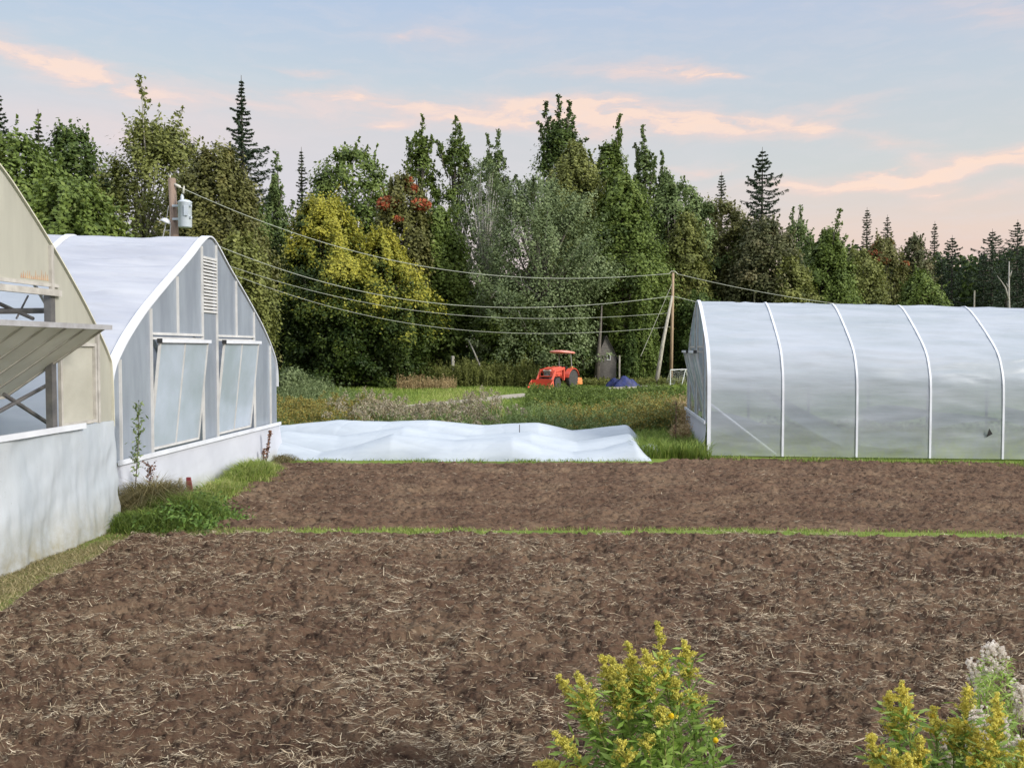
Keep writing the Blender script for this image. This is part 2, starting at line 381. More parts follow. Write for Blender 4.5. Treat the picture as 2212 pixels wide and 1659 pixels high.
def straw(name, n, y0, y1, Lr, Wr, back, label, dens, vlo=0, vhi=1, power=1.0):
    r = np.random.default_rng(abs(hash(label)) % 1 + n)
    y = y0*(y1/y0)**r.random(n*3); x = (r.random(n*3)*2-1)*(y*.64+.6)+.2
    keep = (field_mask(x, y) > .02) & (r.random(n*3) < dens(x, y))
    x, y = x[keep][:n], y[keep][:n]; n = len(x)
    sc = (y/9.)**.45
    ln = (Lr[0]+(Lr[1]-Lr[0])*r.random(n)**2.2)*sc; wd = (Wr[0]+(Wr[1]-Wr[0])*r.random(n))*sc
    th = r.normal(size=n)*.6+np.where(r.random(n) < .16, np.pi/2, 0)
    tilt = r.normal(size=n)*.20
    d = np.stack([np.cos(th), np.sin(th), tilt], -1)
    bend = np.stack([-np.sin(th), np.cos(th), 0*th], -1)*(r.normal(size=n)*.12*ln)[:, None]
    zc = np.maximum(soil_z(x, y), H(x, y)-.03)+.006+np.abs(tilt)*ln*.35
    c = np.stack([x, y, zc], -1)
    A = c-d*ln[:, None]/2; B = c+d*ln[:, None]/2; M = c+bend
    for q in (A, B): q[:, 2] = np.maximum(q[:, 2], soil_z(q[:, 0], q[:, 1])-.004)
    s = np.cross(unit(B-A), np.array([0, 0, 1.0])); s = unit(s)*wd[:, None]; k = np.array([0, 0, 1.0])*wd[:, None]*.9
    V = np.stack([A-s, A+s+k*.5, M+s, M-s+k, B+s*.5, B-s*.5+k*.5], 1).reshape(-1, 3)
    i = np.arange(n)[:, None]*6
    F = np.concatenate([i+np.array([[0, 1, 2, 3]]), i+np.array([[3, 2, 4, 5]])], 0)
    v = vlo+(vhi-vlo)*r.random(n)**power
    tag(np_mesh(name, V, F, strawmat, var=np.concatenate([v, v])), label, kind='stuff')
def dn_front(x, y):
    p = .7*fbm(x*.55+3, y*.9, 71, 3)+.55*fbm(x*1.1, y*3.4, 72, 3)
    return np.clip(.42+2.8*p+.35*sstep(9, 5, y)*sstep(-2, 2, x)+.8*sstep(11.5, 14.4, y)*sstep(1.5, -3, x), .10, 1)
straw('straw', 165000, 4.2, 14.8, (.02, .13), (.0012, .0030), False, 'pale dry straw chopped into the near bed', dn_front, power=1.25)
straw('straw_chaff', 70000, 4.2, 14.8, (.02, .11), (.0014, .0034), False, 'fine brown root litter over the near bed', lambda x, y: 1+0*x, 0, .55)
straw('straw', 9000, 15.6, 24.2, (.02, .13), (.0012, .0028), True, 'sparse straw on the far bed', lambda x, y: np.clip(.4+fbm(x*.5, y*.5, 77, 2)+.6*sstep(-1, -4, x), .1, 1), power=2.2)
straw('straw_chaff', 14000, 15.6, 24.2, (.02, .08), (.0015, .003), True, 'brown litter on the far bed', lambda x, y: 1+0*x, 0, .4)
# a few long stalks lying on the near bed
r = np.random.default_rng(5)
straw('straw', 110, 4.6, 14.5, (.18, .42), (.0024, .0042), False, 'long loose stalks on the near bed', lambda x, y: 1+0*x, .55, 1)
grassmat = leafmat('grass_blades', [(0, (.06, .10, .018)), (.45, (.16, .24, .04)), (.75, (.30, .37, .08)), (1, (.45, .43, .18))], .3, .55)
drymat = leafmat('dry_grass', [(0, (.12, .11, .045)), (.5, (.30, .25, .11)), (1, (.50, .42, .24))], .25, .7)
def zone(n, fn, y0, y1, xw, seed):
    r = np.random.default_rng(seed)
    y = y0+(y1-y0)*r.random(n); x = xw[0]+(xw[1]-xw[0])*r.random(n)
    k = r.random(n) < fn(x, y)
    x, y = x[k], y[k]
    return np.stack([x, y, H(x, y)], -1), r
# grass strip between the beds
def strip_fn(x, y):
    fm = field_mask(x, y)
    return np.where((fm < .02), np.clip(.55+1.6*fbm(x*.7, y*.7, 91, 2), .10, 1), 0)*np.where(x > -5.4, 1, .25)
B, r = zone(60000, strip_fn, 14.4, 15.75, (-7, 14), 3)
n = len(B); B[:, 2] -= .02
blades('grass', B, .04+.07*r.random(n)**2, .35+.5*r.random(n), .0045, np.clip(.66+.2*r.normal(size=n), 0, 1), grassmat, rg=r)
tag(bpy.data.objects['grass'], 'bright green strip of grass between the two tilled beds', kind='stuff')
# dry litter along the near wall of the greenhouse
def dry_fn(x, y):
    fm = field_mask(x, y)
    return np.where(fm < .25, 1, 0)*np.where((x < -4.3) & (x > -7.5), 1, 0)*sstep(.25, -.4, fm)
B, r = zone(120000, dry_fn, 7, 15.3, (-7.4, -3.6), 4)
n = len(B); B[:, 2] -= .02
gr = sstep(13.2, 14.8, B[:, 1])
o = blades('dry_grass', B, .03+.07*r.random(n)**2, 1.0+1.2*r.random(n), .004, np.clip(.62+.22*r.normal(size=n)-.3*gr, 0, 1), drymat, rg=r)
tag(o, 'flattened dry grass along the plastic wall', kind='stuff')
# meadow grass behind
def lawn_fn(x, y):
    k = np.where(np.abs(x) < y*.62+1, 1, 0)
    return k*np.clip(.7+fbm(x*.2, y*.1, 95, 2), .2, 1)*(26/np.maximum(y, 26))**.0
r = np.random.default_rng(17)
n = 200000
y = 25.5*(105/25.5)**r.random(n); x = (r.random(n)*2-1)*(y*.30)+y*.02
k = (x > -6.3-(y-25)*.30) & (x < np.where(y < 34, 5.5, y*.45))
PATH = [(14, 78), (6, 67), (1.2, 60.5), (-2.9, 51.5), (-6.5, 44.5), (-12, 38.5), (-20, 33)]
def path_dist(x, y):
    d = np.full(np.shape(x), 1e9)
    for (x0, y0), (x1, y1) in zip(PATH[:-1], PATH[1:]):
        dx, dy = x1-x0, y1-y0; t_ = np.clip(((x-x0)*dx+(y-y0)*dy)/(dx*dx+dy*dy), 0, 1)
        d = np.minimum(d, np.hypot(x-x0-t_*dx, y-y0-t_*dy))
    return d
k &= path_dist(x, y) > 1.0
x, y = x[k], y[k]; n = len(x); sc = (y/25)**.9
patch = fbm(x*.13, y*.09, 97, 3)
v = np.clip(.52+.5*patch+.14*r.normal(size=n), 0, 1)
hh = (.05+.10*r.random(n)**2)*sc*np.clip(.8+patch, .3, 1.6)
o = blades('grass', np.stack([x, y, H(x, y)-.01], -1), hh, .3+.6*r.random(n), .006*sc, v, grassmat, rg=r)
tag(o, 'lawn and meadow grass between the row covers and the trees', kind='stuff')
# gravel track
m = plain('gravel', (.42, .38, .31), (.30, .26, .20), .9, 2.2, bump=.5, bscale=25)
pp = []
for (x0, y0), (x1, y1) in zip(PATH[:-1], PATH[1:]):
    for q in np.linspace(0, 1, 14)[:-1]: pp.append((x0+(x1-x0)*q, y0+(y1-y0)*q))
pp = np.array(pp)
for _ in range(6): pp[1:-1] = (pp[:-2]+2*pp[1:-1]+pp[2:])/4
tg = np.gradient(pp, axis=0); nn = np.stack([-tg[:, 1], tg[:, 0]], -1); nn /= np.linalg.norm(nn, axis=1)[:, None]
Wd = 1.15+.18*perlin(pp[:, 0]*.8, pp[:, 1]*.8, 4)
cols = [pp+nn*(Wd*q)[:, None] for q in (-1, -.33, .33, 1)]
V = np.stack(cols, 1); Zp = H(V[..., 0], V[..., 1])+np.array([0.02, .05, .05, .02])
tag(np_mesh('path', np.concatenate([V, Zp[..., None]], -1).reshape(-1, 3), grid_faces(len(pp), 4), m, smooth=True), 'pale gravel track curving across the lawn to the tractor', kind='structure')
# ------------------------------------------------------------------ trees
barks = {'grey': plain('grey_bark', (.16, .14, .12), (.09, .08, .065), .9, 6, bump=.5), 'dark': plain('dark_bark', (.06, .05, .04), (.10, .085, .07), .9, 6, bump=.5),
         'pale': plain('pale_bark', (.45, .43, .38), (.25, .23, .2), .8, 6, bump=.3)}
def ramp3(a, b, c): return [(0.0, a), (.5, b), (1.0, c)]
G = {
 'green':  leafmat('maple_leaves', ramp3((.045, .075, .014), (.13, .185, .036), (.27, .33, .075))),
 'deep':   leafmat('dark_leaves', ramp3((.026, .050, .012), (.085, .132, .028), (.19, .24, .055))),
 'olive':  leafmat('olive_leaves', ramp3((.065, .08, .018), (.18, .20, .05), (.32, .33, .10))),
 'brown':  leafmat('browning_leaves', ramp3((.055, .058, .016), (.145, .150, .042), (.26, .24, .08))),
 'yellow': leafmat('yellowing_leaves', [(0, (.016, .036, .006)), (.30, (.065, .098, .014)), (.5, (.16, .18, .022)), (.68, (.28, .28, .035)), (1, (.44, .40, .05))]),
 'grey':   leafmat('grey_green_leaves', ramp3((.06, .09, .035), (.16, .21, .088), (.34, .40, .20))),
 'light':  leafmat('light_leaves', ramp3((.06, .095, .03), (.155, .215, .07), (.28, .34, .13))),
 'red':    leafmat('red_leaves', ramp3((.22, .04, .025), (.48, .13, .06), (.62, .26, .12))),
 'spruce': leafmat('spruce_needles', ramp3((.016, .030, .016), (.040, .065, .032), (.08, .115, .06)), .1),
 'pspruce': leafmat('pale_needles', ramp3((.03, .05, .025), (.07, .09, .045), (.13, .14, .08)), .1),
 'wine':   leafmat('dusky_leaves', ramp3((.045, .055, .022), (.115, .125, .05), (.21, .18, .085))),
}
def limbs_mesh(name, segs, mat, parent, n=5):
    mb = MB()
    for pts, rs in segs: mb.tube(pts, rs, n)
    return mb.build(name, mat, parent, smooth=True)
def broadleaf(nm, x, top, Yd, hw, col, label, base=.12, env=None, clumps=70, per=260, leaf=.17, cr=1.0, flat=.75, elong=0, spires=0, sp_w=.12, bark='grey',
              trunks=1, seed=1, lean=0, group=None, airy=1.0, yellowtop=None, red=0, cat='tree', bot=None, fill=.8):
    r = np.random.default_rng(seed); g0 = P(x, 800, Yd); bx = g0.x; h = P(x, top, Yd).z; rad = hw/FL*Yd
    T = thing(nm, label, cat, (bx, Yd, float(H(bx, Yd))), group=group)
    if cat == 'tree': rad *= 1.28
    env = env or [(0, .45), (.12, .8), (.35, 1.0), (.6, .88), (.85, .52), (1, .16)]
    et, er = zip(*env)
    z0 = base*h; hh = h-z0
    body = 1.0 if not spires else .86
    t = r.random(clumps)**.85; ang = r.random(clumps)*2*np.pi
    rr = np.interp(t, et, er)*rad*(1+.30*perlin(ang*1.1+seed, t*4+seed, seed)+.5*perlin(t*2.6+seed*.7, np.cos(ang)*1.3+seed, seed+8))
    q = np.sqrt(.22+.78*r.random(clumps))
    cs = cr*rad*.27*(.45+1.0*r.random(clumps))*np.clip(np.interp(t, et, er)+.15, .35, 1)
    rr = np.maximum(rr*q-cs*.30, 0)
    cx = bx+np.cos(ang)*rr+lean*h*t; cy = Yd+np.sin(ang)*rr; cz = z0+t*hh*body-cs*.4
    cen = np.stack([cx, cy, cz], -1); ctint = r.normal(size=clumps)*.16
    out = unit(np.stack([np.cos(ang), np.sin(ang), .3+t*.8], -1))
    per = int(per*1.15); leaf = leaf*.86; n = clumps*per; ci = np.repeat(np.arange(clumps), per)
    d = unit(r.normal(size=(n, 3))); rad_ = r.random(n)**.5*(1+.42*r.normal(size=n))
    off = d*rad_[:, None]*cs[ci][:, None]; off[:, 2] *= flat
    if elong:   # clumps drawn out along their outward direction
        ax = out[ci]*np.array([1, 1, 1.1]); s_ = (r.random(n)*2-.6)
        off = off*.42+ax*(s_*cs[ci]*elong)[:, None]
    Cn = cen[ci]+off
    nr = unit(d*.8+out[ci]*.5+np.array([0, 0, .55])+r.normal(size=(n, 3))*.34)
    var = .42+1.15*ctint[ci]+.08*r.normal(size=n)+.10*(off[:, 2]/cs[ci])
    segs = []
    nfl = int(n*fill); tf = r.random(nfl)**.85; af = r.random(nfl)*2*np.pi
    gap = perlin(af*2.2+seed, tf*hh*.45, seed+5)+.5*perlin(af*5, tf*hh*1.1, seed+6)
    rf = np.interp(tf, et, er)*rad*(.84+.62*gap+.5*perlin(tf*2.6+seed*.7, np.cos(af)*1.3+seed, seed+8))*(1-.45*r.random(nfl)**2.2)
    kk = gap > -.22+.30*tf-.25*r.random(nfl); tf, af, rf, gap = tf[kk], af[kk], rf[kk], gap[kk]; nfl = len(tf)
    fl = np.stack([bx+np.cos(af)*rf+lean*h*tf, Yd+np.sin(af)*rf, z0+tf*hh*body+.3*r.normal(size=nfl)], -1)
    fo = np.stack([np.cos(af), np.sin(af), .2+0*af], -1)
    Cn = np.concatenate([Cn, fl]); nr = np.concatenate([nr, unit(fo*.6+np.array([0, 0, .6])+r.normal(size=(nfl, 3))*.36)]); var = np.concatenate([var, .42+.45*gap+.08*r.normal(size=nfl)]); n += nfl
    # loose sprigs breaking the outline
    ks = int(34*hh/10)+20; ts = .15+.85*r.random(ks); as_ = r.random(ks)*2*np.pi; rs_ = np.interp(ts, et, er)*rad*.72
    s0 = np.stack([bx+np.cos(as_)*rs_+lean*h*ts, Yd+np.sin(as_)*rs_, z0+ts*hh*body*.97], -1); sd0 = unit(np.stack([np.cos(as_)*(1.1-ts), np.sin(as_)*(1.1-ts), .35+ts*1.1], -1)+.35*r.normal(size=(ks, 3)))
    sl = (.9+1.5*r.random(ks))*min(1, rad/4); m_ = 26; si = np.repeat(np.arange(ks), m_); su = r.random(ks*m_)
    sc_ = s0[si]+sd0[si]*(su*sl[si])[:, None]+r.normal(size=(ks*m_, 3))*(.16*(1.05-su))[:, None]
    Cn = np.concatenate([Cn, sc_]); nr = np.concatenate([nr, unit(r.normal(size=(ks*m_, 3))+np.array([0, 0, .4]))]); var = np.concatenate([var, .45+.14*r.normal(size=ks*m_)]); n += ks*m_
    if spires:
        SC = []; SN = []; SV = []
        ns = spires
        for i in range(ns):
            a = r.random()*2*np.pi; q_ = (r.random()**.7)*.8; sx = (i+.5)/ns*2-1
            px = bx+sx*rad*.85+lean*h; py = Yd+math.sin(a)*rad*.5
            tipz = z0+hh*(1-.26*abs(sx+r.normal()*.3)-.10*r.random()); 
            if i == ns//2: tipz = h
            b0 = np.array([bx+(px-bx)*.5, Yd+(py-Yd)*.5, z0+hh*(.58+.16*r.random())]); tp = np.array([px+r.normal()*.25, py, tipz])
            ln = np.linalg.norm(tp-b0); segs.append(([b0, (b0+tp)/2+r.normal(size=3)*.12, tp], [.10, .05, .015]))
            k = int(ln*50*airy); s_ = r.random(k)
            wdt = (sp_w*rad*(1-s_)**.7+.14)*(.55+.9*np.abs(np.sin(s_*ln*2.1+i)))
            # little tufts along the shoot
            ph = r.random(k)*2*np.pi; tuft = np.floor(s_*ln/.42); tr = np.random.default_rng(seed*91+i); ta = tr.random(400)*6.28
            w_ = wdt*1.25*(.15+.9*r.random(k)); ph = ta[tuft.astype(int) % 400]+r.normal(size=k)*.8
            c_ = b0+(tp-b0)*s_[:, None]+np.stack([np.cos(ph)*w_, np.sin(ph)*w_, w_*.55+r.normal(size=k)*.06], -1)
            SC.append(c_); SN.append(unit(r.normal(size=(k, 3))+np.array([0, 0, .4]))); SV.append(.36+.13*r.normal(size=k))
        Cn = np.concatenate([Cn]+SC); nr = np.concatenate([nr]+SN); var = np.concatenate([var]+SV); n = len(Cn)
    if yellowtop is not None:
        tt = (Cn[:, 2]-z0)/hh
        side = (Cn[:, 0]-bx)/rad
        dd = unit(Cn-np.array([bx, Yd, z0+hh*.35]))
        var = .02+sstep(yellowtop-.22, yellowtop+.25, tt+.10*side+.12*np.clip(-dd[:, 1], 0, 1)+.9*(var-.42))*.60+.12+.045*r.normal(size=n)+.5*(var-.42)
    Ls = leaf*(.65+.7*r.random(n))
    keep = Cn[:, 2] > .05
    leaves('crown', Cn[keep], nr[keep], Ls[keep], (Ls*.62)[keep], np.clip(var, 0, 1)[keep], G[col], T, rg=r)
    if red:
        k = int(clumps*per*red); tops = np.argsort(-(cen[:, 2]*1.0+.5*cen[:, 0]-cen[:, 1]*1.5))[:9]
        ii = tops[r.integers(0, len(tops), k)]; c_ = cen[ii]+unit(r.normal(size=(k, 3)))*(cs[ii]*1.08*r.random(k)**.3)[:, None]*np.array([1, 1, .6])
        leaves('red_leaves', c_, unit(r.normal(size=(k, 3))+np.array([0, -.4, .6])), leaf, leaf*.6, np.clip(.5+.25*r.normal(size=k), 0, 1), G['red'], T, rg=r)
    for j in range(trunks):
        a = r.random()*6.28; sx = (j-(trunks-1)/2)*.35*rad
        b0 = Vector((bx+sx, Yd+math.sin(a)*.3, -.15)); tp = Vector((bx+sx*1.5+lean*h*.8, Yd, z0+hh*.72)); tr = max(.10, .018*h)/trunks**.4
        mid = [b0.lerp(tp, q_)+Vector((r.normal()*.12, r.normal()*.12, 0))*(q_ > 0) for q_ in (0, .2, .42, .7, 1)]
        segs.append((mid, [tr*1.25, tr, tr*.8, tr*.5, tr*.15]))
        for i in range(j, clumps, trunks*2):
            e = Vector(cen[i]); q_ = np.clip((e.z-z0)/hh*.75+.08, .1, .68); s0 = b0.lerp(tp, q_)
            segs.append(([s0, s0.lerp(e, .5)+Vector((0, 0, -.06*(e-s0).length)), e], [tr*.35, tr*.2, .02]))
    limbs_mesh('trunk', segs, barks[bark], T)
    return T
def conifer(nm, x, top, Yd, hw, col, label, base=.1, seed=1, whorls=None, per=70, bmin=5, thin=1.0, prof=.85, group=None, leaf=.15, bark='dark', kf=1.9):
    r = np.random.default_rng(seed); bx = P(x, 800, Yd).x; h = P(x, top, Yd).z; rad = hw/FL*Yd
    T = thing(nm, label, 'conifer', (bx, Yd, float(H(bx, Yd))), group=group)
    whorls = whorls or int(h*(1-base)/.30)
    CN = []; NN = []; AX = []; segs = [([(bx, Yd, -.15), (bx+.05, Yd, h*.5), (bx, Yd, h)], [.014*h, .009*h, .02])]
    for i in range(whorls):
        t = (i+.3*r.random())/whorls; z = base*h+t*(1-base)*h*.985
        Lb = rad*min(1, ((1-t)*kf)**prof+.03)*(.62+.50*r.random())*(1+.25*math.sin(t*9+seed))
        if t < .12: Lb *= .8
        nb = bmin-2+int(r.random()*2); a0 = r.random()*6.28
        for j in range(nb):
            a = a0+6.283*j/nb+r.normal()*.18; l = Lb*(.60+.6*r.random())
            dr = np.array([math.cos(a), math.sin(a), 0])
            def pt(s): return np.array([bx, Yd, z])+dr*l*s[:, None]+np.array([0, 0, 1])*((-.42*s*(1-.15*t)+.34*s**2.4+.25*t*s)*l)[:, None]
            k = int(per*thin*(.3+.7*l/rad)); s = .08+.92*r.random(k)**.8
            c = pt(s); sd_ = np.array([-dr[1], dr[0], 0]); u = r.normal(size=k)
            c += sd_*(u*.16*l*(1.08-s))[:, None]; c[:, 2] -= np.abs(r.normal(size=k))*.09*l*(.4+.6*s)*.8
            CN.append(c); NN.append(unit(r.normal(size=(k, 3))*.6+np.array([0, 0, .6])))
            AX.append(unit(dr+sd_*(np.sign(u)*.8)[:, None]+np.array([0, 0, -.25])+r.normal(size=(k, 3))*.2))
            if j % 2 == 0 or thin < .7:
                q = pt(np.array([0, .5, .95])); segs.append((list(q), [.035*l/2+.012, .02, .008]))
    Cn = np.concatenate(CN); nr = np.concatenate(NN); ax = np.concatenate(AX); n = len(Cn)
    Ls = leaf*(.7+.6*r.random(n))
    leaves('crown', Cn, nr, Ls, Ls*.36, np.clip(.45+.2*r.normal(size=n), 0, 1), G[col], T, ax=ax, rg=r)
    limbs_mesh('trunk', segs, barks[bark], T, 4)
    return T
SPH = [(0, .35), (.15, .75), (.4, 1.0), (.7, .92), (.88, .68), (1, .25)]
OVL = [(0, .6), (.25, .95), (.5, 1.0), (.75, .75), (.9, .45), (1, .12)]
CON = [(0, .9), (.3, 1.0), (.6, .7), (.85, .35), (1, .05)]
POP = [(0, .7), (.4, 1), (.7, .95), (.9, .6), (1, .3)]
COL = [(0, .8), (.5, 1.0), (.85, .7), (1, .2)]
# --- left edge behind the greenhouses
conifer('spruce_tree', 8, 192, 66, 62, 'spruce', 'ragged dark spruce at the left edge of the picture, top clear of the trees', .1, 101, thin=.7)
conifer('spruce_tree', 93, 236, 68, 34, 'pspruce', 'slim pointed conifer near the left edge, between two broad trees', .3, 102, thin=.6)
broadleaf('broadleaf_tree', 30, 300, 56, 130, 'green', 'broad green tree rising right behind the cream gable at the left edge', env=SPH, clumps=90, per=260, seed=103, leaf=.16)
broadleaf('broadleaf_tree', 165, 285, 60, 78, 'deep', 'dark green tree with a rounded top left of the tall olive birch', env=SPH, clumps=75, per=230, seed=104, leaf=.16)
broadleaf('broadleaf_tree', 150, 400, 50, 120, 'green', 'lower green tree just above the white greenhouse ridge', env=SPH, clumps=90, per=240, seed=105, leaf=.15)
broadleaf('birch_tree', 345, 192, 57, 118, 'olive', 'tall olive birch with ragged shoots behind the transformer pole', env=[(0, .8), (.4, 1), (.72, .96), (.9, .62), (1, .3)], clumps=130, per=170, seed=106, leaf=.13,
          spires=7, sp_w=.10, flat=1.2, cr=.85, bark='pale', trunks=2)
broadleaf('birch_tree', 470, 330, 52, 95, 'brown', 'brownish olive drooping birch right of the transformer pole', env=[(0, .9), (.5, 1), (.8, .8), (1, .3)], clumps=115, per=240, seed=107, leaf=.12, flat=1.7, cr=.8)
broadleaf('birch_tree', 520, 520, 47, 62, 'olive', 'short leafy birch hanging over the right slope of the white greenhouse', env=COL, clumps=60, per=230, seed=108, leaf=.11, flat=1.5)
conifer('spruce_tree', 528, 163, 78, 52, 'spruce', 'tall dark spruce standing behind the left birch', .2, 109, thin=1.3, prof=.85, kf=2.8)
broadleaf('broadleaf_tree', 597, 322, 82, 42, 'light', 'slim light green tree right of the tall left spruce', env=CON, clumps=60, per=150, seed=110, spires=5, sp_w=.2)
conifer('spruce_tree', 655, 318, 92, 36, 'pspruce', 'thin see-through conifer above the yellow tree', .2, 111, thin=.55)
broadleaf('broadleaf_tree', 560, 450, 74, 55, 'deep', 'dark green tree between the left birches and the yellow tree', env=SPH, clumps=60, per=230, seed=112)
broadleaf('maple_tree', 765, 326, 90, 88, 'green', 'dark arching maple above the yellow tree', env=SPH, clumps=60, per=200, seed=113, leaf=.2, flat=.5, base=.35)
broadleaf('maple_tree', 872, 385, 80, 56, 'brown', 'maple turning orange and red right of the dark arching maple', env=SPH, clumps=70, per=200, seed=114, leaf=.18, red=.26, base=.2)
broadleaf('yellow_tree', 700, 438, 73, 112, 'yellow', 'big yellow-topped tree in front of the wood, taller of two', env=[(0, .9), (.35, 1.12), (.6, .95), (.85, .58), (1, .25)], clumps=190, per=230, seed=115, fill=1.3, leaf=.13, flat=.55, cr=.75,
          yellowtop=.74, base=.05)
broadleaf('yellow_tree', 822, 508, 72.2, 92, 'yellow', 'lower yellow-green tree leaning right beside the taller yellow one', env=[(0, 1), (.35, 1.1), (.65, .95), (.85, .6), (1, .2)], clumps=150, per=230, seed=116, fill=1.3, leaf=.13, flat=.55, cr=.75,
          yellowtop=.72, base=.05)
broadleaf('poplar_tree', 908, 245, 96, 34, 'green', 'spiky young poplar, leftmost of the three on the skyline', env=POP, clumps=51, per=90, seed=117, spires=5, sp_w=.10, fill=.12, base=.35, airy=1.5)
broadleaf('poplar_tree', 985, 250, 97, 48, 'green', 'spiky see-through poplar, middle of the three on the skyline', env=POP, clumps=66, per=90, seed=118, spires=7, sp_w=.10, fill=.12, base=.35, airy=1.5)
broadleaf('poplar_tree', 1068, 282, 95, 40, 'light', 'thin leaning poplar beside the pale twiggy tree', env=POP, clumps=45, per=70, seed=119, spires=6, sp_w=.10, fill=.12, base=.35, airy=1.1)
broadleaf('broadleaf_tree', 945, 455, 82, 72, 'green', 'green tree rising right of the yellow pair', env=OVL, clumps=90, per=230, seed=120)
broadleaf('willow_tree', 1045, 350, 86, 62, 'grey', 'pale twiggy tree with thin grey branches against the sky', env=OVL, clumps=110, per=60, seed=121, elong=1.5, leaf=.10, bark='pale', base=.25)
broadleaf('willow_tree', 1165, 395, 79, 118, 'grey', 'big grey-green willow left of the tall poplar', env=[(0, .8), (.35, 1), (.65, .95), (.85, .7), (1, .25)], clumps=190, per=190, seed=122, elong=1.15, leaf=.12, cr=.8, bark='grey', base=.1)
broadleaf('poplar_tree', 1212, 207, 94, 52, 'deep', 'tallest poplar with upright shoots in the middle of the wood', env=POP, clumps=90, per=150, seed=123, spires=9, sp_w=.10, fill=.5, base=.3, airy=1.6)
broadleaf('broadleaf_tree', 1240, 318, 88, 82, 'olive', 'tall olive-green tree in front of the tallest poplar', env=OVL, clumps=130, per=240, seed=124, leaf=.16)
broadleaf('poplar_tree', 1318, 257, 95, 44, 'green', 'upright poplar right of the tallest poplar', env=POP, clumps=90, per=150, seed=125, spires=6, sp_w=.10, fill=.5, base=.3, airy=1.6)
broadleaf('poplar_tree', 1390, 270, 96, 26, 'light', 'narrow poplar shoot left of the low spiky one', env=POP, clumps=45, per=120, seed=126, spires=3, sp_w=.10, fill=.5, base=.3, airy=1.6)
broadleaf('poplar_tree', 1436, 326, 97, 28, 'light', 'low spiky poplar, rightmost of the skyline poplars', env=POP, clumps=45, per=110, seed=127, spires=5, sp_w=.10, fill=.5, base=.3, airy=1.4)
broadleaf('broadleaf_tree', 1345, 385, 86, 82, 'green', 'full green tree behind the shed and tractor', env=OVL, clumps=130, per=240, seed=128)
broadleaf('broadleaf_tree', 1455, 398, 95, 80, 'light', 'grey-green spreading tree above the brace pole', env=SPH, clumps=100, per=210, seed=129, leaf=.18, elong=.7)
conifer('larch_tree', 1555, 372, 104, 45, 'pspruce', 'pale conical larch left of the dark lone spruce', .2, 130, thin=.8)
broadleaf('broadleaf_tree', 1550, 440, 97, 82, 'brown', 'brownish spreading tree above the start of the right tunnel', env=SPH, clumps=110, per=220, seed=131, elong=.6)
conifer('spruce_tree', 1642, 318, 92, 50, 'spruce', 'lone dark spruce with open branches high above the right tunnel', .35, 132, thin=.75, prof=.9, whorls=40, kf=2.8, per=120)
broadleaf('broadleaf_tree', 1650, 480, 90, 66, 'wine', 'dusky brown-green tree below the lone spruce', env=SPH, clumps=85, per=220, seed=133)
broadleaf('poplar_tree', 1722, 442, 106, 36, 'light', 'light thin poplar right of the lone spruce', env=POP, clumps=60, per=110, seed=134, spires=6, sp_w=.10, fill=.5, base=.2)
broadleaf('maple_tree', 1785, 458, 93, 54, 'green', 'dark green maple with a domed top above the tunnel', env=OVL, clumps=90, per=220, seed=135, spires=3)
broadleaf('broadleaf_tree', 1705, 560, 88, 46, 'olive', 'low green tree in front of the dusky one, over the tunnel ridge', env=SPH, clumps=70, per=200, seed=136)
conifer('larch_tree', 1868, 448, 118, 34, 'pspruce', 'pale bare-looking conifer, left one of a close pair', .25, 137, thin=.6)
conifer('larch_tree', 1912, 464, 119, 32, 'pspruce', 'pale bare-looking conifer, right one of a close pair', .25, 138, thin=.7)
broadleaf('maple_tree', 1905, 520, 106, 48, 'brown', 'small maple with reddish top below the pair of pale conifers', env=SPH, clumps=60, per=190, seed=139, red=.10)
broadleaf('broadleaf_tree', 1850, 545, 100, 52, 'olive', 'low olive tree right of the domed maple', env=SPH, clumps=60, per=190, seed=140)
broadleaf('broadleaf_tree', 1972, 515, 108, 44, 'wine', 'grey-green bushy tree left of the dark spruces', env=OVL, clumps=70, per=170, seed=141)
broadleaf('broadleaf_tree', 1985, 590, 100, 52, 'green', 'low mid-green tree in front of the bushy grey-green one', env=OVL, clumps=55, per=170, seed=142)
conifer('spruce_tree', 2014, 478, 120, 30, 'pspruce', 'slim grey spruce peeking over the bushy tree', .2, 143, thin=.7)
conifer('spruce_tree', 2052, 508, 112, 52, 'spruce', 'dark spruce left of the sky gap at the far right', .05, 144, kf=2.8)
conifer('spruce_tree', 2138, 494, 110, 56, 'spruce', 'dark spruce right of the sky gap at the far right', .05, 145, kf=2.8)
conifer('spruce_tree', 2192, 474, 112, 60, 'spruce', 'dark spruce at the very right edge, tallest of its group', .05, 146, kf=2.8)
conifer('spruce_tree', 2170, 560, 100, 40, 'spruce', 'short dark spruce in front of the right edge group', .05, 147)
conifer('spruce_tree', 2095, 570, 125, 14, 'pspruce', 'tiny far spruce standing in the sky gap', .1, 148, thin=.6)
conifer('spruce_tree', 1948, 540, 121, 26, 'spruce', 'narrow dark spruce between the reddish maple and the grey-green bushy tree', .05, 160)
conifer('spruce_tree', 1832, 530, 123, 24, 'spruce', 'narrow dark spruce left of the pair of pale conifers', .05, 161)
conifer('spruce_tree', 2120, 545, 118, 34, 'spruce', 'mid-height dark spruce just right of the sky gap', .05, 162)
conifer('spruce_tree', 2030, 560, 108, 34, 'spruce', 'shorter dark spruce in front of the slim grey one', .05, 163)
conifer('spruce_tree', 2205, 530, 104, 44, 'spruce', 'full dark spruce cut by the right frame edge, below its tallest neighbour', .05, 164)
broadleaf('broadleaf_tree', 1610, 505, 94, 42, 'green', 'mid-green tree left of the lone spruce trunk', env=SPH, clumps=60, per=190, seed=165)
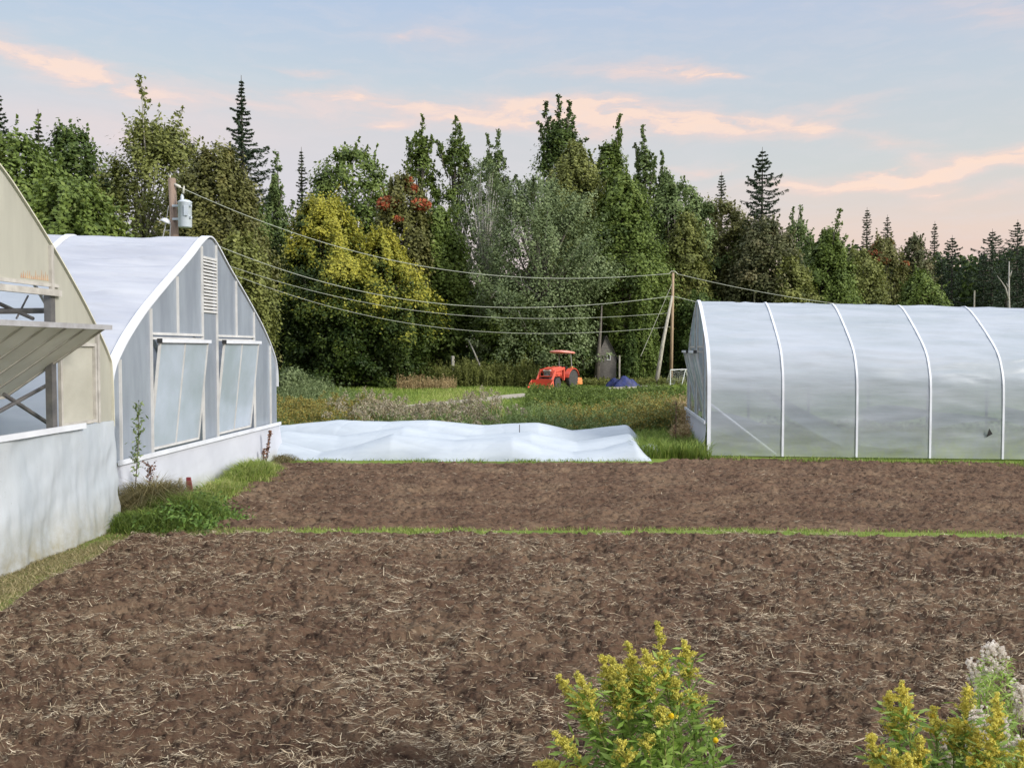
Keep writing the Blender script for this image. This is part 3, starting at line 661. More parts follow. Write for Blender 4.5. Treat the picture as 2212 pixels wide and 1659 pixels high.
broadleaf('broadleaf_tree', 1745, 520, 98, 34, 'light', 'pale green tree between the lone spruce and the domed maple', env=OVL, clumps=50, per=170, seed=166)
broadleaf('broadleaf_tree', 1480, 470, 90, 50, 'olive', 'olive tree behind the utility pole with the brace', env=SPH, clumps=70, per=190, seed=167)
# understory
broadleaf('cedar_shrub', 1388, 590, 80, 36, 'green', 'fern-like cedar shrub left of the brace pole', env=CON, clumps=70, per=190, seed=150, flat=1.4, leaf=.12, base=.02, cat='shrub')
broadleaf('cedar_shrub', 1362, 705, 78.5, 20, 'deep', 'dark shrub between the shed and the brace pole', env=CON, clumps=40, per=170, seed=151, flat=1.2, leaf=.12, base=.02, cat='shrub')
broadleaf('leafy_shrub', 1105, 640, 79, 85, 'green', 'green shrubbery below the willow, left of the tractor', env=SPH, clumps=90, per=190, seed=152, leaf=.13, base=.04, cat='shrub')
broadleaf('leafy_shrub', 1215, 655, 78.5, 58, 'deep', 'green shrub right behind the tractor canopy', env=SPH, clumps=80, per=190, seed=153, leaf=.13, base=.03, cat='shrub')
broadleaf('leafy_shrub', 1510, 640, 84, 60, 'deep', 'dark shrub between the pole and the right tunnel', env=SPH, clumps=60, per=190, seed=154, leaf=.14, base=.03, cat='shrub')
broadleaf('leafy_shrub', 1450, 730, 86, 40, 'deep', 'low dark bush behind the brace pole foot', env=SPH, clumps=40, per=170, seed=155, leaf=.13, base=.02, cat='shrub')
broadleaf('leafy_shrub', 632, 815, 60, 48, 'grey', 'low grey-green bush beside the white greenhouse corner', env=SPH, clumps=50, per=150, seed=156, leaf=.10, base=.0, cat='shrub')
broadleaf('leafy_shrub', 905, 640, 82, 55, 'deep', 'dark shrub behind the yellow tree, left of the post', env=SPH, clumps=60, per=190, seed=157, leaf=.15, base=.25, cat='shrub')
# dead trees and bare limbs
def bare(nm, x, top, Yd, label, segs_, mat, r0=.14, bot=805):
    b = P(x, bot, Yd); T = thing(nm, label, 'dead tree', (b.x, Yd, 0)); mb = MB(); br = MB()
    for i, s_ in enumerate(segs_):
        pts = [P(px, py, Yd) for px, py in s_]; k = len(pts)
        mb = MB(); mb.tube(pts, [max(.02, (r0 if i == 0 else r0*.45)*(1-.8*j/(k-1))) for j in range(k)], 6); mb.build('trunk' if i == 0 else 'branch', barks[mat], T, True)
bare('dead_birch', 2178, 560, 96, 'bare pale birch with one crooked limb near the right edge', [[(2180, 800), (2180, 700), (2179, 640), (2180, 565)], [(2179, 650), (2172, 622), (2163, 608), (2154, 596)], [(2180, 600), (2186, 585)], [(2180, 625), (2174, 612)]], 'pale', .22)
bare('dead_tree', 1075, 570, 76, 'broken pale trunk with a hooked limb in the dark of the wood', [[(1040, 800), (1022, 756), (1012, 735)], [(1118, 575), (1128, 612), (1160, 636), (1172, 650)]], 'pale', .12)
bare('dead_branch_tree', 1180, 700, 77.5, 'hanging pale forked branch above the tractor', [[(1262, 800), (1240, 690), (1222, 640), (1212, 610), (1219, 580)], [(1212, 612), (1206, 590)], [(1240, 690), (1262, 672)]], 'grey', .10)
bare('bare_tree', 1296, 700, 77, 'thick grey trunk standing just left of the shed', [[(1289, 815), (1293, 760), (1297, 710), (1300, 660)]], 'grey', .26)
bare('bare_tree', 1052, 700, 80, 'slim grey trunk in the dark left of the tractor, nearer the post', [[(1052, 808), (1054, 760), (1048, 700)]], 'grey', .13)
bare('bare_tree', 1072, 700, 81, 'slim grey trunk in the dark right of its twin', [[(1070, 808), (1075, 765), (1083, 720)]], 'grey', .15)
bare('dead_snag', 405, 330, 51, 'short dead white snag showing above the transformer pole', [[(420, 420), (424, 400), (430, 370), (434, 350)], [(424, 400), (421, 390)]], 'pale', .07)
# hooked branch
bare('dead_tree', 1075, 620, 75, 'arched white branch hanging in front of the willow', [[(1060, 645), (1068, 632), (1080, 628), (1092, 640), (1100, 658)], [(1120, 672), (1128, 690), (1136, 706)]], 'pale', .10)
# far wood behind everything
r = np.random.default_rng(77); n = 130000
x = r.random(n)*200-100; y = 118+22*r.random(n)
topz = 12.5+1.5*sstep(20, 50, x)+4.5*fbm(x*.12, y*.05, 66, 3)
z = topz*r.random(n)**.6; keep = z > 0
Cn = np.stack([x, y, z], -1)
tag(leaves('forest', Cn, unit(r.normal(size=(n, 3))+np.array([0, -.3, .5])), .42, .28, np.clip(.3+.2*r.normal(size=n), 0, 1), G['deep'], rg=r), 'dark mass of the wood behind the single trees', kind='stuff')
# undergrowth filling the foot of the wood
n = 60000; x = -26+80*r.random(n); y = 84+20*r.random(n); z = (2.2+1.2*fbm(x*.3, y*.3, 67, 2))*r.random(n)**.8
tag(leaves('undergrowth', np.stack([x, y, z], -1), unit(r.normal(size=(n, 3))+np.array([0, -.3, .5])), .2, .13, np.clip(.25+.2*r.normal(size=n), 0, 1), G['deep'], rg=r), 'dark undergrowth at the foot of the wood', kind='stuff')
# ------------------------------------------------------------------ greenhouses
class GH:
    def __init__(s, O, V, U, W, prof, slope=0.0):
        s.O = Vector(O); s.V = Vector((*V, 0)).normalized(); s.U = Vector((*U, 0)).normalized(); s.W = W; s.slope = slope
        n = -s.U; s.N = n
        pts = list(prof)+[(W-a, z) for a, z in reversed(prof[:-1])]
        q = []   # rounded polyline through the profile
        pv = [Vector((a, z, 0)) for a, z in pts]
        for i in range(len(pv)-1):
            p0 = pv[max(i-1, 0)]; p1 = pv[i]; p2 = pv[i+1]; p3 = pv[min(i+2, len(pv)-1)]
            for k in range(8):
                t = k/8; q.append(.5*((2*p1)+(p2-p0)*t+(2*p0-5*p1+4*p2-p3)*t*t+(3*p1-p0-3*p2+p3)*t**3))
        q.append(pv[-1]); s.arch = [(v.x, v.y) for v in q]
    def g(s, u, a, z): return s.O+s.V*a+s.U*u+Vector((0, 0, z-s.slope*u))
    def za(s, a):
        best = 0
        for (a0, z0), (a1, z1) in zip(s.arch[:-1], s.arch[1:]):
            if min(a0, a1)-1e-6 <= a <= max(a0, a1)+1e-6 and abs(a1-a0) > 1e-9: best = max(best, z0+(z1-z0)*(a-a0)/(a1-a0))
        return best
    def pix(s, x, y, u=0.0):
        """gable coordinates (s, z) of what is seen at pixel x, y on the plane u"""
        b = (829.5-y)/FL; t = (x-1106)/FL/(cp+sp*b)
        o = s.O+s.U*u
        a = (t*o.y-o.x)/(s.V.x-t*s.V.y); Yd = o.y+s.V.y*a
        return a, P(x, y, Yd).z+s.slope*u
    def cut(s, a0, a1, z0, z1=None, m=.0):
        """outline of the part of the gable between a0 and a1, z0 and z1 (or the arch)"""
        top = []
        for q in np.linspace(a1, a0, 14):
            za = s.za(q)-m; top.append((q, za if z1 is None else min(z1, za)))
        top = [p for p in top if p[1] > z0+.01]
        if not top: return []
        return [(a0 if top[-1][0] == a0 else top[-1][0], z0), (a1 if top[0][0] == a1 else top[0][0], z0)]+top
    def panel(s, mb, a0, a1, z0, z1=None, u=0.0, th=.01, m=.04):
        poly = s.cut(a0, a1, z0, z1, m)
        if poly: mb.slab([s.g(u, a, z) for a, z in poly], th, s.N)
    def archbar(s, mb, u0, u1, off=0.0, th=.03, lo=0.0, n=1):
        """flat strip laid over the arch between u0 and u1"""
        A = [p for p in s.arch if p[1] >= lo]; k = len(A); vs = []
        for i, (a, z) in enumerate(A):
            p0 = A[max(i-1, 0)]; p1 = A[min(i+1, k-1)]; d = Vector((p1[0]-p0[0], p1[1]-p0[1], 0)).normalized(); nx, nz = -d.y, d.x
            for (u, o) in ((u0, off), (u1, off), (u1, off+th), (u0, off+th)): vs.append(s.g(u, a+nx*o, z+nz*o))
        fs = [(i*4+j, i*4+(j+1) % 4, (i+1)*4+(j+1) % 4, (i+1)*4+j) for i in range(k-1) for j in range(4)]+[(3, 2, 1, 0), ((k-1)*4, (k-1)*4+1, (k-1)*4+2, (k-1)*4+3)]
        mb.add(vs, fs)
    def cover(s, name, Lg, mat, parent, bay, amp=.03, seed=1, fs=3.0, sub=14, low=None, diag=False, crease=1.0):
        A = s.arch; cum = [0]
        for p, q in zip(A[:-1], A[1:]): cum.append(cum[-1]+math.dist(p, q))
        tot = cum[-1]; ns = int(tot/.07); nu = int(Lg/bay*sub)+1
        sv = np.linspace(0, tot, ns); a = np.interp(sv, cum, [p[0] for p in A]); z = np.interp(sv, cum, [p[1] for p in A])
        da = np.gradient(a); dz = np.gradient(z); ln = np.hypot(da, dz); nx, nz = -dz/ln, da/ln
        us = np.linspace(0.02, Lg, nu); Ug, Sg = np.meshgrid(us, sv, indexing='ij')
        taut = np.abs(np.sin(np.pi*Ug/bay))**.6
        wv = amp*(fbm(Ug*.35, Sg*fs*.45, seed, 4, .55)*1.0)*taut-.03*taut
        wob = Sg+.35*perlin(Ug*.5, Sg*.4, seed+2)+.10*np.abs(Ug/bay-np.floor(Ug/bay)-.5)
        wv = wv+crease*.035*(1-np.abs(perlin(Ug*.16+3, wob*1.9, seed+3)))**9*taut+crease*.022*(1-np.abs(perlin(Ug*.22, wob*3.4, seed+4)))**9*taut
        if diag:
            vert = sstep(3.3, 2.0, np.minimum(z[None, :]+0*Ug, 9))*1.0
            bi = np.floor(Ug/bay); fr = Ug/bay-bi
            wv = wv*(1-.55*vert)+vert*.022*perlin(Ug*.9+bi*.0+Sg*1.3, Sg*.9-Ug*.5, seed+9)*taut+vert*.02*np.sin(Sg*2.2-fr*2.4+bi)*taut
        Pn = np.array(s.O)[None, None]+np.array(s.V)*(a+0)[None, :, None]+np.array(s.U)*Ug[..., None]
        Pn = Pn+np.array(s.V)*(nx[None, :]*wv)[..., None]
        Pn[..., 2] += z[None, :]-s.slope*Ug+nz[None, :]*wv
        F = grid_faces(nu, ns)
        return np_mesh(name, Pn.reshape(-1, 3), F, mat, parent, smooth=True)
    def hoop(s, mb, u, off=-.09, r=.028): mb.tube([s.g(u, a*(1+2*off/s.W*-1)+ -off*(1) if False else a+(-off if a < s.W/2 else off)*(1-abs(1-2*a/s.W)*0), max(0, z+off)) for a, z in s.arch[::2]], r, 6)
film_roof = film('white_film', (.48, .505, .585), (.61, .63, .69), .30, .03, .38, (.25, 2.2, 2.2), .6)
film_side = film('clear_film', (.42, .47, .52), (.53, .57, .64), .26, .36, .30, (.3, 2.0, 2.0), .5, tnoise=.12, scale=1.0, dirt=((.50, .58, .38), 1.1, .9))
film_skirt = film('milky_skirt', (.50, .545, .59), (.66, .695, .73), .3, .10, .32, (.8, .8, .25), .8, scale=1.4, dirt=((.34, .30, .18), .8, .95))
white_skirt = film('white_skirt', (.50, .52, .58), (.60, .62, .68), .15, 0.0, .5, (.5, .5, .4), .3, scale=1.2, dirt=((.34, .36, .22), .35, .95))
poly_grey = film('grey_polycarbonate', (.38, .42, .48), (.50, .55, .61), .40, .16, .16, (1.5, 1.5, .35), .05, scale=1.5, gloss=.9)
poly_win = film('window_polycarbonate', (.52, .60, .64), (.70, .77, .86), .45, .10, .14, (.6, .6, .6), .05, scale=1.1, gloss=.9)
poly_cream = film('aged_polycarbonate', (.51, .50, .43), (.58, .57, .49), .36, .03, .35, (1, 2, .3), .1, scale=2.2)
poly_cream2 = film('aged_milky_pane', (.62, .60, .52), (.72, .70, .62), .5, .03, .35, (1, 1, 1.6), .15, scale=1.5)
fr_grey = plain('grey_white_frame', (.58, .58, .57), (.46, .46, .45), .5, 3)
fr_cream = plain('weathered_frame', (.48, .46, .42), (.34, .32, .29), .55, 5)

film_end = film('end_wall_film', (.70, .75, .82), (.80, .84, .90), .6, .04, .4)
def vent_window(gh, T, a0, a1, zc, hh, tilt, fmat, pmat, nmull=1, framew=.05, rail=True, ribs=0):
    """centre-pivot vent: top tipped outward by tilt"""
    ct, st = math.cos(tilt), math.sin(tilt)
    def q(a, k, o=0): return gh.g(-(k*st+o*ct)-.03, a, zc+k*ct-o*st)
    f = MB()
    up = gh.N
    for (p0, p1) in (((a0, hh), (a1, hh)), ((a0, -hh), (a1, -hh)), ((a0, -hh), (a0, hh)), ((a1, -hh), (a1, hh))):
        f.bar(q(*p0), q(*p1), framew, framew, up)
    for i in range(nmull):
        a = a0+(a1-a0)*(i+1)/(nmull+1); f.bar(q(a, -hh), q(a, hh), .04, .04, up)
    wdw = f.build('window', fmat, T)
    g_ = MB(); edges = [a0+(a1-a0)*i/(nmull+1) for i in range(nmull+2)]
    for e0, e1 in zip(edges[:-1], edges[1:]):
        qs = [q(e0+.03, -hh+.03, -.005), q(e1-.03, -hh+.03, -.005), q(e1-.03, hh-.03, -.005), q(e0+.03, hh-.03, -.005)]
        qt = [q(e0+.03, -hh+.03, .005), q(e1-.03, -hh+.03, .005), q(e1-.03, hh-.03, .005), q(e0+.03, hh-.03, .005)]
        g_.hexa(qs+qt)
    g_.build('pane', pmat, wdw)
    if rail:
        rl = MB(); rl.bar(q(a0-.07, hh+.03, .03), q(a1+.05, hh+.03, .03), .07, .08, up); rl.build('top_rail', white_paint if fmat is fr_grey else alu, wdw)
        cpb = MB(); cpb.bar(q(a0-.10, hh+.03, .03), q(a0-.075, hh+.03, .03), .09, .10, up); cpb.build('rail_cap', black, wdw)
    return wdw
# ---- white greenhouse (second on the left)
prof2 = [(0, 0), (0, 1.4), (.02, 2.42), (.42, 2.98), (1.2, 3.60), (2.2, 4.22), (3.35, 4.88), (4.05, 5.32), (4.45, 5.47)]
gh2 = GH((-7.1, 16.4, 0), (.075, 1), (-1, -.15), 8.9, prof2)
T = thing('greenhouse', 'white greenhouse with grey panelled gable, louver vent and two open windows', 'greenhouse', tuple(gh2.g(0, 4.45, 0)))
gh2.cover('roof_cover', 16, film_roof, T, 2.9, amp=.09, seed=21, fs=3.4, crease=1.8)
posts = [.27, 1.5, 2.7, 3.95, 4.75, 5.95, 7.15, 8.35]
fr = MB()
for a in posts:
    lo = .95
    if a in (2.7, 5.95): lo = 3.26
    fr.bar(gh2.g(-.02, a, lo), gh2.g(-.02, a, gh2.za(a)-.03), .06, .05, gh2.N)
for (a0, a1, z) in ((1.5, 3.95, 3.29), (1.5, 3.95, 3.20), (4.75, 7.15, 3.29), (4.75, 7.15, 3.20), (3.95, 4.75, 3.82), (3.95, 4.75, 5.0)): fr.bar(gh2.g(-.025, a0+.02, z), gh2.g(-.025, a1-.02, z), .05, .05, gh2.N)
fr.build('gable_frame', fr_grey, T)
zt = 3.26
for a0, a1, z0, z1 in ((.02, .27, .95, None), (.27, 1.5, .95, None), (1.5, 2.7, zt, None), (2.7, 3.95, zt, None), (3.95, 4.75, .95, 3.8), (3.95, 4.75, 5.0, None), (4.75, 5.95, zt, None), (5.95, 7.15, zt, None), (7.15, 8.35, .95, None), (8.35, 8.88, .95, None)):
    mb = MB(); gh2.panel(mb, a0+.012, a1-.012, z0, z1, m=.03)
    if mb.v: mb.build('gable_panel', poly_grey, T)
for a0, a1 in ((1.5, 3.95), (4.75, 7.15)):
    vent_window(gh2, T, a0+.10, a1-.06, 2.08, 1.05, R(6), fr_grey, poly_win)
mb = MB()
for k in range(15): 
    z = 3.9+k*.074; mb.bar(gh2.g(-.03, 3.99, z), gh2.g(-.03, 4.71, z), .07, .012, gh2.N+Vector((0, 0, .9)))
lv = mb.build('louver_vent', fr_grey, T); mb = MB(); gh2.panel(mb, 4.0, 4.7, 3.85, 4.98, u=.05); mb.build('vent_backing', greysteel, lv)
tr = MB(); gh2.archbar(tr, -.04, .13, .015, .03, 1.9); tr.build('arch_trim', white_paint, T)
tr = MB(); gh2.archbar(tr, 2.86, 2.98, .0, .03, 1.0); tr.build('roof_batten', white_paint, T)
tr = MB(); tr.bar(gh2.g(-.10, 0.0, .96), gh2.g(-.10, 8.9, .96), .04, .085); tr.build('sill_trim', white_paint, T)
# skirt, battered outward with soft folds
def skirt(gh, name, a0, a1, ztop, out0, out1, mat, T, amp, fs, seed, wrap=0.0, zb=-.08):
    na = int((a1-a0)/.035); nz_ = 40; A = np.linspace(a0, a1, na); K = np.linspace(0, 1, nz_)
    Ag, Kg = np.meshgrid(A, K, indexing='ij')
    fold = fbm(Ag*fs+Kg*.35, Kg*.7+seed, seed, 4, .55)*amp*(.25+.75*Kg)+amp*.5*fbm(Ag*.8+1.2*Kg, Kg*1.6, seed+3, 3)
    O_ = out0+(out1-out0)*Kg+fold
    zt_ = ztop+0*Ag-Kg*(ztop-zb)
    V = np.array(gh.O)+np.array(gh.V)*Ag[..., None]-np.array(gh.U)*O_[..., None]; V[..., 2] += zt_
    if wrap:
        # round the far corner
        kx = np.linspace(0, 1, 26)[1:]; base = V[-1]; c = []
        for q in kx:
            an = q*math.pi*.62; rr = wrap
            p = base+np.array(gh.V)*(math.sin(an)*rr)+np.array(gh.U)*((1-math.cos(an))*rr)
            p = p.copy(); p[:, 2] -= .16*q**1.5*ztop*(1-K)*.8; p += np.array(gh.V)*(.018*np.sin(K*26+q*3))[:, None]
            c.append(p)
        V = np.concatenate([V, np.stack(c)], 0)
    return np_mesh(name, V.reshape(-1, 3), grid_faces(V.shape[0], nz_), mat, T, smooth=True)
skirt(gh2, 'skirt', -.02, 8.95, .92, .06, .16, white_skirt, T, .02, .8, 3)
hb = MB()
for u in np.arange(.3, 16, 1.45): gh2.hoop(hb, u)
hb.build('hoops', alu, T)
mb = MB(); gh2.panel(mb, .05, 8.85, 0, None, u=15.9, m=.06); mb.build('end_wall', film_end, T)
# ---- cream greenhouse (nearest on the left)
prof1 = [(0, 0), (0, 1.7), (.03, 2.6), (.14, 2.91), (.69, 3.54), (1.3, 4.13), (1.89, 4.64), (2.4, 5.05), (2.91, 5.42), (3.7, 5.85), (4.4, 6.05)]
o1 = (-7.29, 6.7, 0)
gh1 = GH(o1, (.067, 1), (-1, .03), 8.8, prof1)
T = thing('greenhouse', 'near greenhouse with aged cream gable, tipped window and milky plastic skirt', 'greenhouse', tuple(gh1.g(0, 4.4, 0)))
gh1.cover('roof_cover', 16, film('old_film', (.72, .77, .84), (.82, .86, .92), .62, .05, .4, (.25, 3, 3), .25), T, 2.9, amp=.05, seed=31)
s1, z1 = gh1.pix(118, 635); s2, _ = gh1.pix(118, 925); zs = 1.80; zo = 3.82
sw = 7.06
fr = MB()
for a, lo in ((2.4, zs), (8.30, zs), (7.02, zo)): fr.bar(gh1.g(-.03, a, lo), gh1.g(-.03, a, gh1.za(a)-.03), .07, .05, gh1.N)
fr.bar(gh1.g(-.04, 2.4, zo), gh1.g(-.04, 7.2, zo), .09, .09, gh1.N); fr.bar(gh1.g(-.02, 2.4, zo+.11), gh1.g(-.02, 7.2, zo+.11), .05, .05, gh1.N)
for (p0, p1) in (((7.20, 3.06), (8.22, 3.06)), ((7.20, zs+.04), (8.22, zs+.04)), ((8.20, zs+.04), (8.20, 3.06)), ((7.20, zs), (7.20, 3.06))): fr.bar(gh1.g(-.035, *p0), gh1.g(-.035, *p1), .05, .05, gh1.N)
fr.build('gable_frame', fr_cream, T)
pm = MB(); pm.bar(gh1.g(.03, sw, zs-.1), gh1.g(.03, sw, zo), .13, .10, gh1.N); pm.build('gable_post', greysteel, T)
for a0, a1, z0, z1_, mt in ((.02, 2.4, zs, None, poly_cream), (2.4, 4.7, zo+.1, None, poly_cream), (4.7, 7.02, zo+.1, None, poly_cream), (7.1, 8.28, 3.08, None, poly_cream), (7.22, 8.2, zs, 3.06, poly_cream2), (8.30, 8.78, zs, None, poly_cream)):
    mb = MB(); gh1.panel(mb, a0+.01, a1-.01, z0, z1_, m=.03)
    if mb.v: mb.build('gable_panel', mt, T)
tr = MB(); gh1.archbar(tr, -.04, .08, .0, .02, 1.7); tr.build('arch_trim', plain('cream_trim', (.62, .60, .50), (.52, .50, .40), .5), T)
vent_window(gh1, T, 2.6, 7.06, 2.80, .93, R(56), fr_cream, poly_cream2, nmull=8, framew=.05)
tb = MB()
def gp(x, y, u): a, z = gh1.pix(x, y, u); return gh1.g(u, a, z)
def c5(x, y, u): return gp(x/4.653, 623.9+y/4.653, u)
for (p0, p1, r_) in (((40, 1062), (516, 1372), .032), ((-260, 1370), (516, 945), .032), ((-300, 226), (500, 215), .035), ((-300, 20), (330, 300), .03), ((282, 70), (165, 300), .014), ((-300, 250), (500, 240), .012)):
    tb.tube([c5(*p0, .35), c5(*p1, .35)], r_, 8)
tb.build('brace', greysteel, T)
hb = MB()
for u in np.arange(.5, 16, 1.45): gh1.hoop(hb, u)
hb.build('hoops', alu, T)
skirt(gh1, 'skirt', -.05, 8.70, 1.80, .05, .20, film_skirt, T, .12, 1.0, 14, wrap=.30)
tr = MB(); tr.bar(gh1.g(-.11, -.1, 1.80), gh1.g(-.11, 7.75, 1.80), .03, .085); tr.build('sill_trim', white_paint, T)
# rust streaks below the cream gable panel
rs = MB(); rr_ = random.Random(3)
for k in range(15):
    a = 6.28+k*.05; h_ = .05+.10*rr_.random(); rs.slab([gh1.g(-.0125, a, zo+.17), gh1.g(-.0125, a+.035, zo+.17), gh1.g(-.0125, a+.02, zo+.17+h_)], .002, gh1.N)
rs.build('rust_streaks', plain('rust', (.42, .24, .15), (.5, .36, .22), .9, 8), T)
mb = MB(); gh1.panel(mb, .05, 8.75, 0, None, u=15.9, m=.06); mb.build('end_wall', film_end, T)
# ---- film tunnel on the right
prof3 = [(0, 0), (0, 1.2), (.02, 2.0), (.12, 2.45), (.45, 3.0), (1.2, 3.55), (2.2, 4.15), (2.75, 4.40), (3.1, 4.47)]
gh3 = GH((5.5, 25.9, 0), (.6, 6.2), (1, .052), 6.2, prof3, slope=.018)
T = thing('greenhouse', 'long clear film tunnel with white ribs on the right side of the field', 'greenhouse', tuple(gh3.g(0, 3.1, 0)))
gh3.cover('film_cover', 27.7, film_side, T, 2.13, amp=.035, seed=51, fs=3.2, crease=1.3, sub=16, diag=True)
for i in range(1, 14):
    tr = MB(); gh3.archbar(tr, i*2.13-.03, i*2.13+.03, .0, .022); tr.build('rib', white_paint, T)
tr = MB(); gh3.archbar(tr, -.03, .07, .0, .04); tr.build('arch_trim', white_paint, T)
hb = MB()
for i in range(14): gh3.hoop(hb, i*2.13+.02, -.05, .03)
hb.build('hoops', alu, T)
# purlins and end braces in the tunnel
pb = MB()
for a in (0.55, 3.1, 5.65): pb.tube([gh3.g(.1, a, gh3.za(a)-.12), gh3.g(27, a, gh3.za(a)-.12)], .022, 6)
pb.tube([gh3.g(.06, .06, 1.45), gh3.g(1.95, .06, .05)], .035, 8); pb.build('purlin', white_paint, T)
fr = MB()
for a in (.25, 1.1, 2.7, 3.5, 5.1, 5.95): fr.bar(gh3.g(-.02, a, .95), gh3.g(-.02, a, gh3.za(a)-.04), .05, .05, gh3.N)
for (a0, a1, z) in ((1.1, 2.7, 3.05), (3.5, 5.1, 3.05), (1.1, 2.7, 2.9), (3.5, 5.1, 2.9)): fr.bar(gh3.g(-.02, a0, z), gh3.g(-.02, a1, z), .05, .05, gh3.N)
fr.build('gable_frame', fr_cream, T)
for a0, a1, z0, z1_ in ((.02, .25, .9, None), (.25, 1.1, .9, None), (1.1, 2.7, 3.05, None), (2.7, 3.5, .9, None), (3.5, 5.1, 3.05, None), (5.1, 5.95, .9, None), (5.95, 6.18, .9, None)):
    mb = MB(); gh3.panel(mb, a0+.01, a1-.01, z0, z1_, m=.03)
    if mb.v: mb.build('gable_panel', poly_win, T)
for a0, a1 in ((1.1, 2.7), (3.5, 5.1)): vent_window(gh3, T, a0+.04, a1-.04, 1.95, .95, R(13), fr_grey, poly_win)
skirt(gh3, 'skirt', -.02, 6.2, .92, .05, .13, white_skirt, T, .02, .8, 5)
tr = MB(); tr.bar(gh3.g(-.09, 0, .93), gh3.g(-.09, 6.2, .93), .05, .09); tr.build('sill_trim', white_paint, T)
mb = MB(); gh3.panel(mb, .05, 6.15, 0, None, u=27.6, m=.06); mb.build('end_wall', film_end, T)
# a second, slack sheet hanging inside the lower half
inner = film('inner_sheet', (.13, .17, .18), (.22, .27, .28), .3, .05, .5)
def sheet(poly):
    mb = MB(); n_ = 26; up_ = [poly[0][i] for i in range(len(poly[0]))]; lo_ = poly[1]
    def at(line, q): return tuple(np.interp(q, np.linspace(0, 1, len(line)), [p[k] for p in line]) for k in (0, 1))
    V_ = []; 
    for i in range(n_):
        q = i/(n_-1); a_, b_ = at(up_, q), at(lo_, q)
        for j in range(8):
            k = j/7; u_, z_ = a_[0]+(b_[0]-a_[0])*k, a_[1]+(b_[1]-a_[1])*k; V_.append(tuple(gh3.g(u_, .16+.04*math.sin(k*3.1), max(z_, .03))))
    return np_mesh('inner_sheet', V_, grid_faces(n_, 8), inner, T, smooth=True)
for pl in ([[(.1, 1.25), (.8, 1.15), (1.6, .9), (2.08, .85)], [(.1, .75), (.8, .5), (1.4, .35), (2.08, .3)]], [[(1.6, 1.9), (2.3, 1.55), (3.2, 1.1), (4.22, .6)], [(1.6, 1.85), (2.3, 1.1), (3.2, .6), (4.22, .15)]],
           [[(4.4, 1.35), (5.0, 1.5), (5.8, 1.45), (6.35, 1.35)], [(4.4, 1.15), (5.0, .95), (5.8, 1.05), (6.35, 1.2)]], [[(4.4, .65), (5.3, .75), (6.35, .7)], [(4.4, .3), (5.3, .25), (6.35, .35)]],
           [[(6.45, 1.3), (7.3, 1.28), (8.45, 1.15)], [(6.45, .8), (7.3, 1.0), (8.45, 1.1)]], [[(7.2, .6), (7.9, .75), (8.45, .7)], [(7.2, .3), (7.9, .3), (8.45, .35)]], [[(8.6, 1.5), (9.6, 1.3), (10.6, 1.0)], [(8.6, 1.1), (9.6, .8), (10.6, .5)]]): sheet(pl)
# torn flaps in the film
mb = MB(); p0 = gh3.g(8.02, -.03, .62)
mb.slab([p0, p0+Vector((.16, -.03, .10)), p0+Vector((.05, -.05, .26))], .006, (0, -1, 0)); mb.build('torn_flap', black, T)
# crops inside the right tunnel
r = np.random.default_rng(8); n = 16000
u = 27*r.random(n); row = r.integers(0, 4, n); a = .9+row*1.45+r.normal(size=n)*.18; z = (.25+.55*r.random(n)**1.3)*r.random(n)**.6*(1+.5*np.clip(perlin(u*.4, row*3., 3), -1, 1))
Cn = np.array(gh3.O)+np.array(gh3.V)*a[:, None]+np.array(gh3.U)*u[:, None]; Cn[:, 2] += z-.018*u
tag(leaves('crop_rows', Cn, unit(r.normal(size=(n, 3))+np.array([0, 0, .6])), .08, .05, np.clip(.75+.2*r.normal(size=n), 0, 1), G['light'], rg=r), 'green crop rows growing inside the clear film tunnel', kind='stuff')
# ------------------------------------------------------------------ row covers
fleece = film('row_cover_fleece', (.50, .555, .62), (.59, .645, .70), .18, .08, .6, (.5, 2, 2), .3, scale=1.4, gloss=.2)
hoopmat = plain('hoop_wire', (.34, .38, .42), None, .5)
def c4(x, y, Yc): return P((640+x/2.169)/1.122, (800+y/2.169)/1.122, Yc)
rows = [(28.7, [(20, 508), (75, 503), (390, 474), (650, 482), (870, 474), (1150, 502), (1440, 486), (1620, 530), (1910, 498), (1985, 580), (2010, 640)], 'back row cover of white fleece, highest and farthest of three', [390, 870, 1440, 1910]),
        (27.1, [(20, 548), (110, 530), (400, 560), (740, 508), (1060, 556), (1400, 536), (1640, 590), (1925, 546), (1990, 620), (2012, 660)], 'middle row cover of white fleece, between the other two', [110, 740, 1400, 1925]),
        (25.45, [(20, 570), (100, 592), (300, 645), (480, 610), (680, 545), (1000, 580), (1305, 560), (1450, 612), (1620, 645), (1780, 626), (1945, 578), (1990, 640), (2015, 690)], 'front row cover of white fleece, sagging low beside the soil', [680, 1305, 1945])]
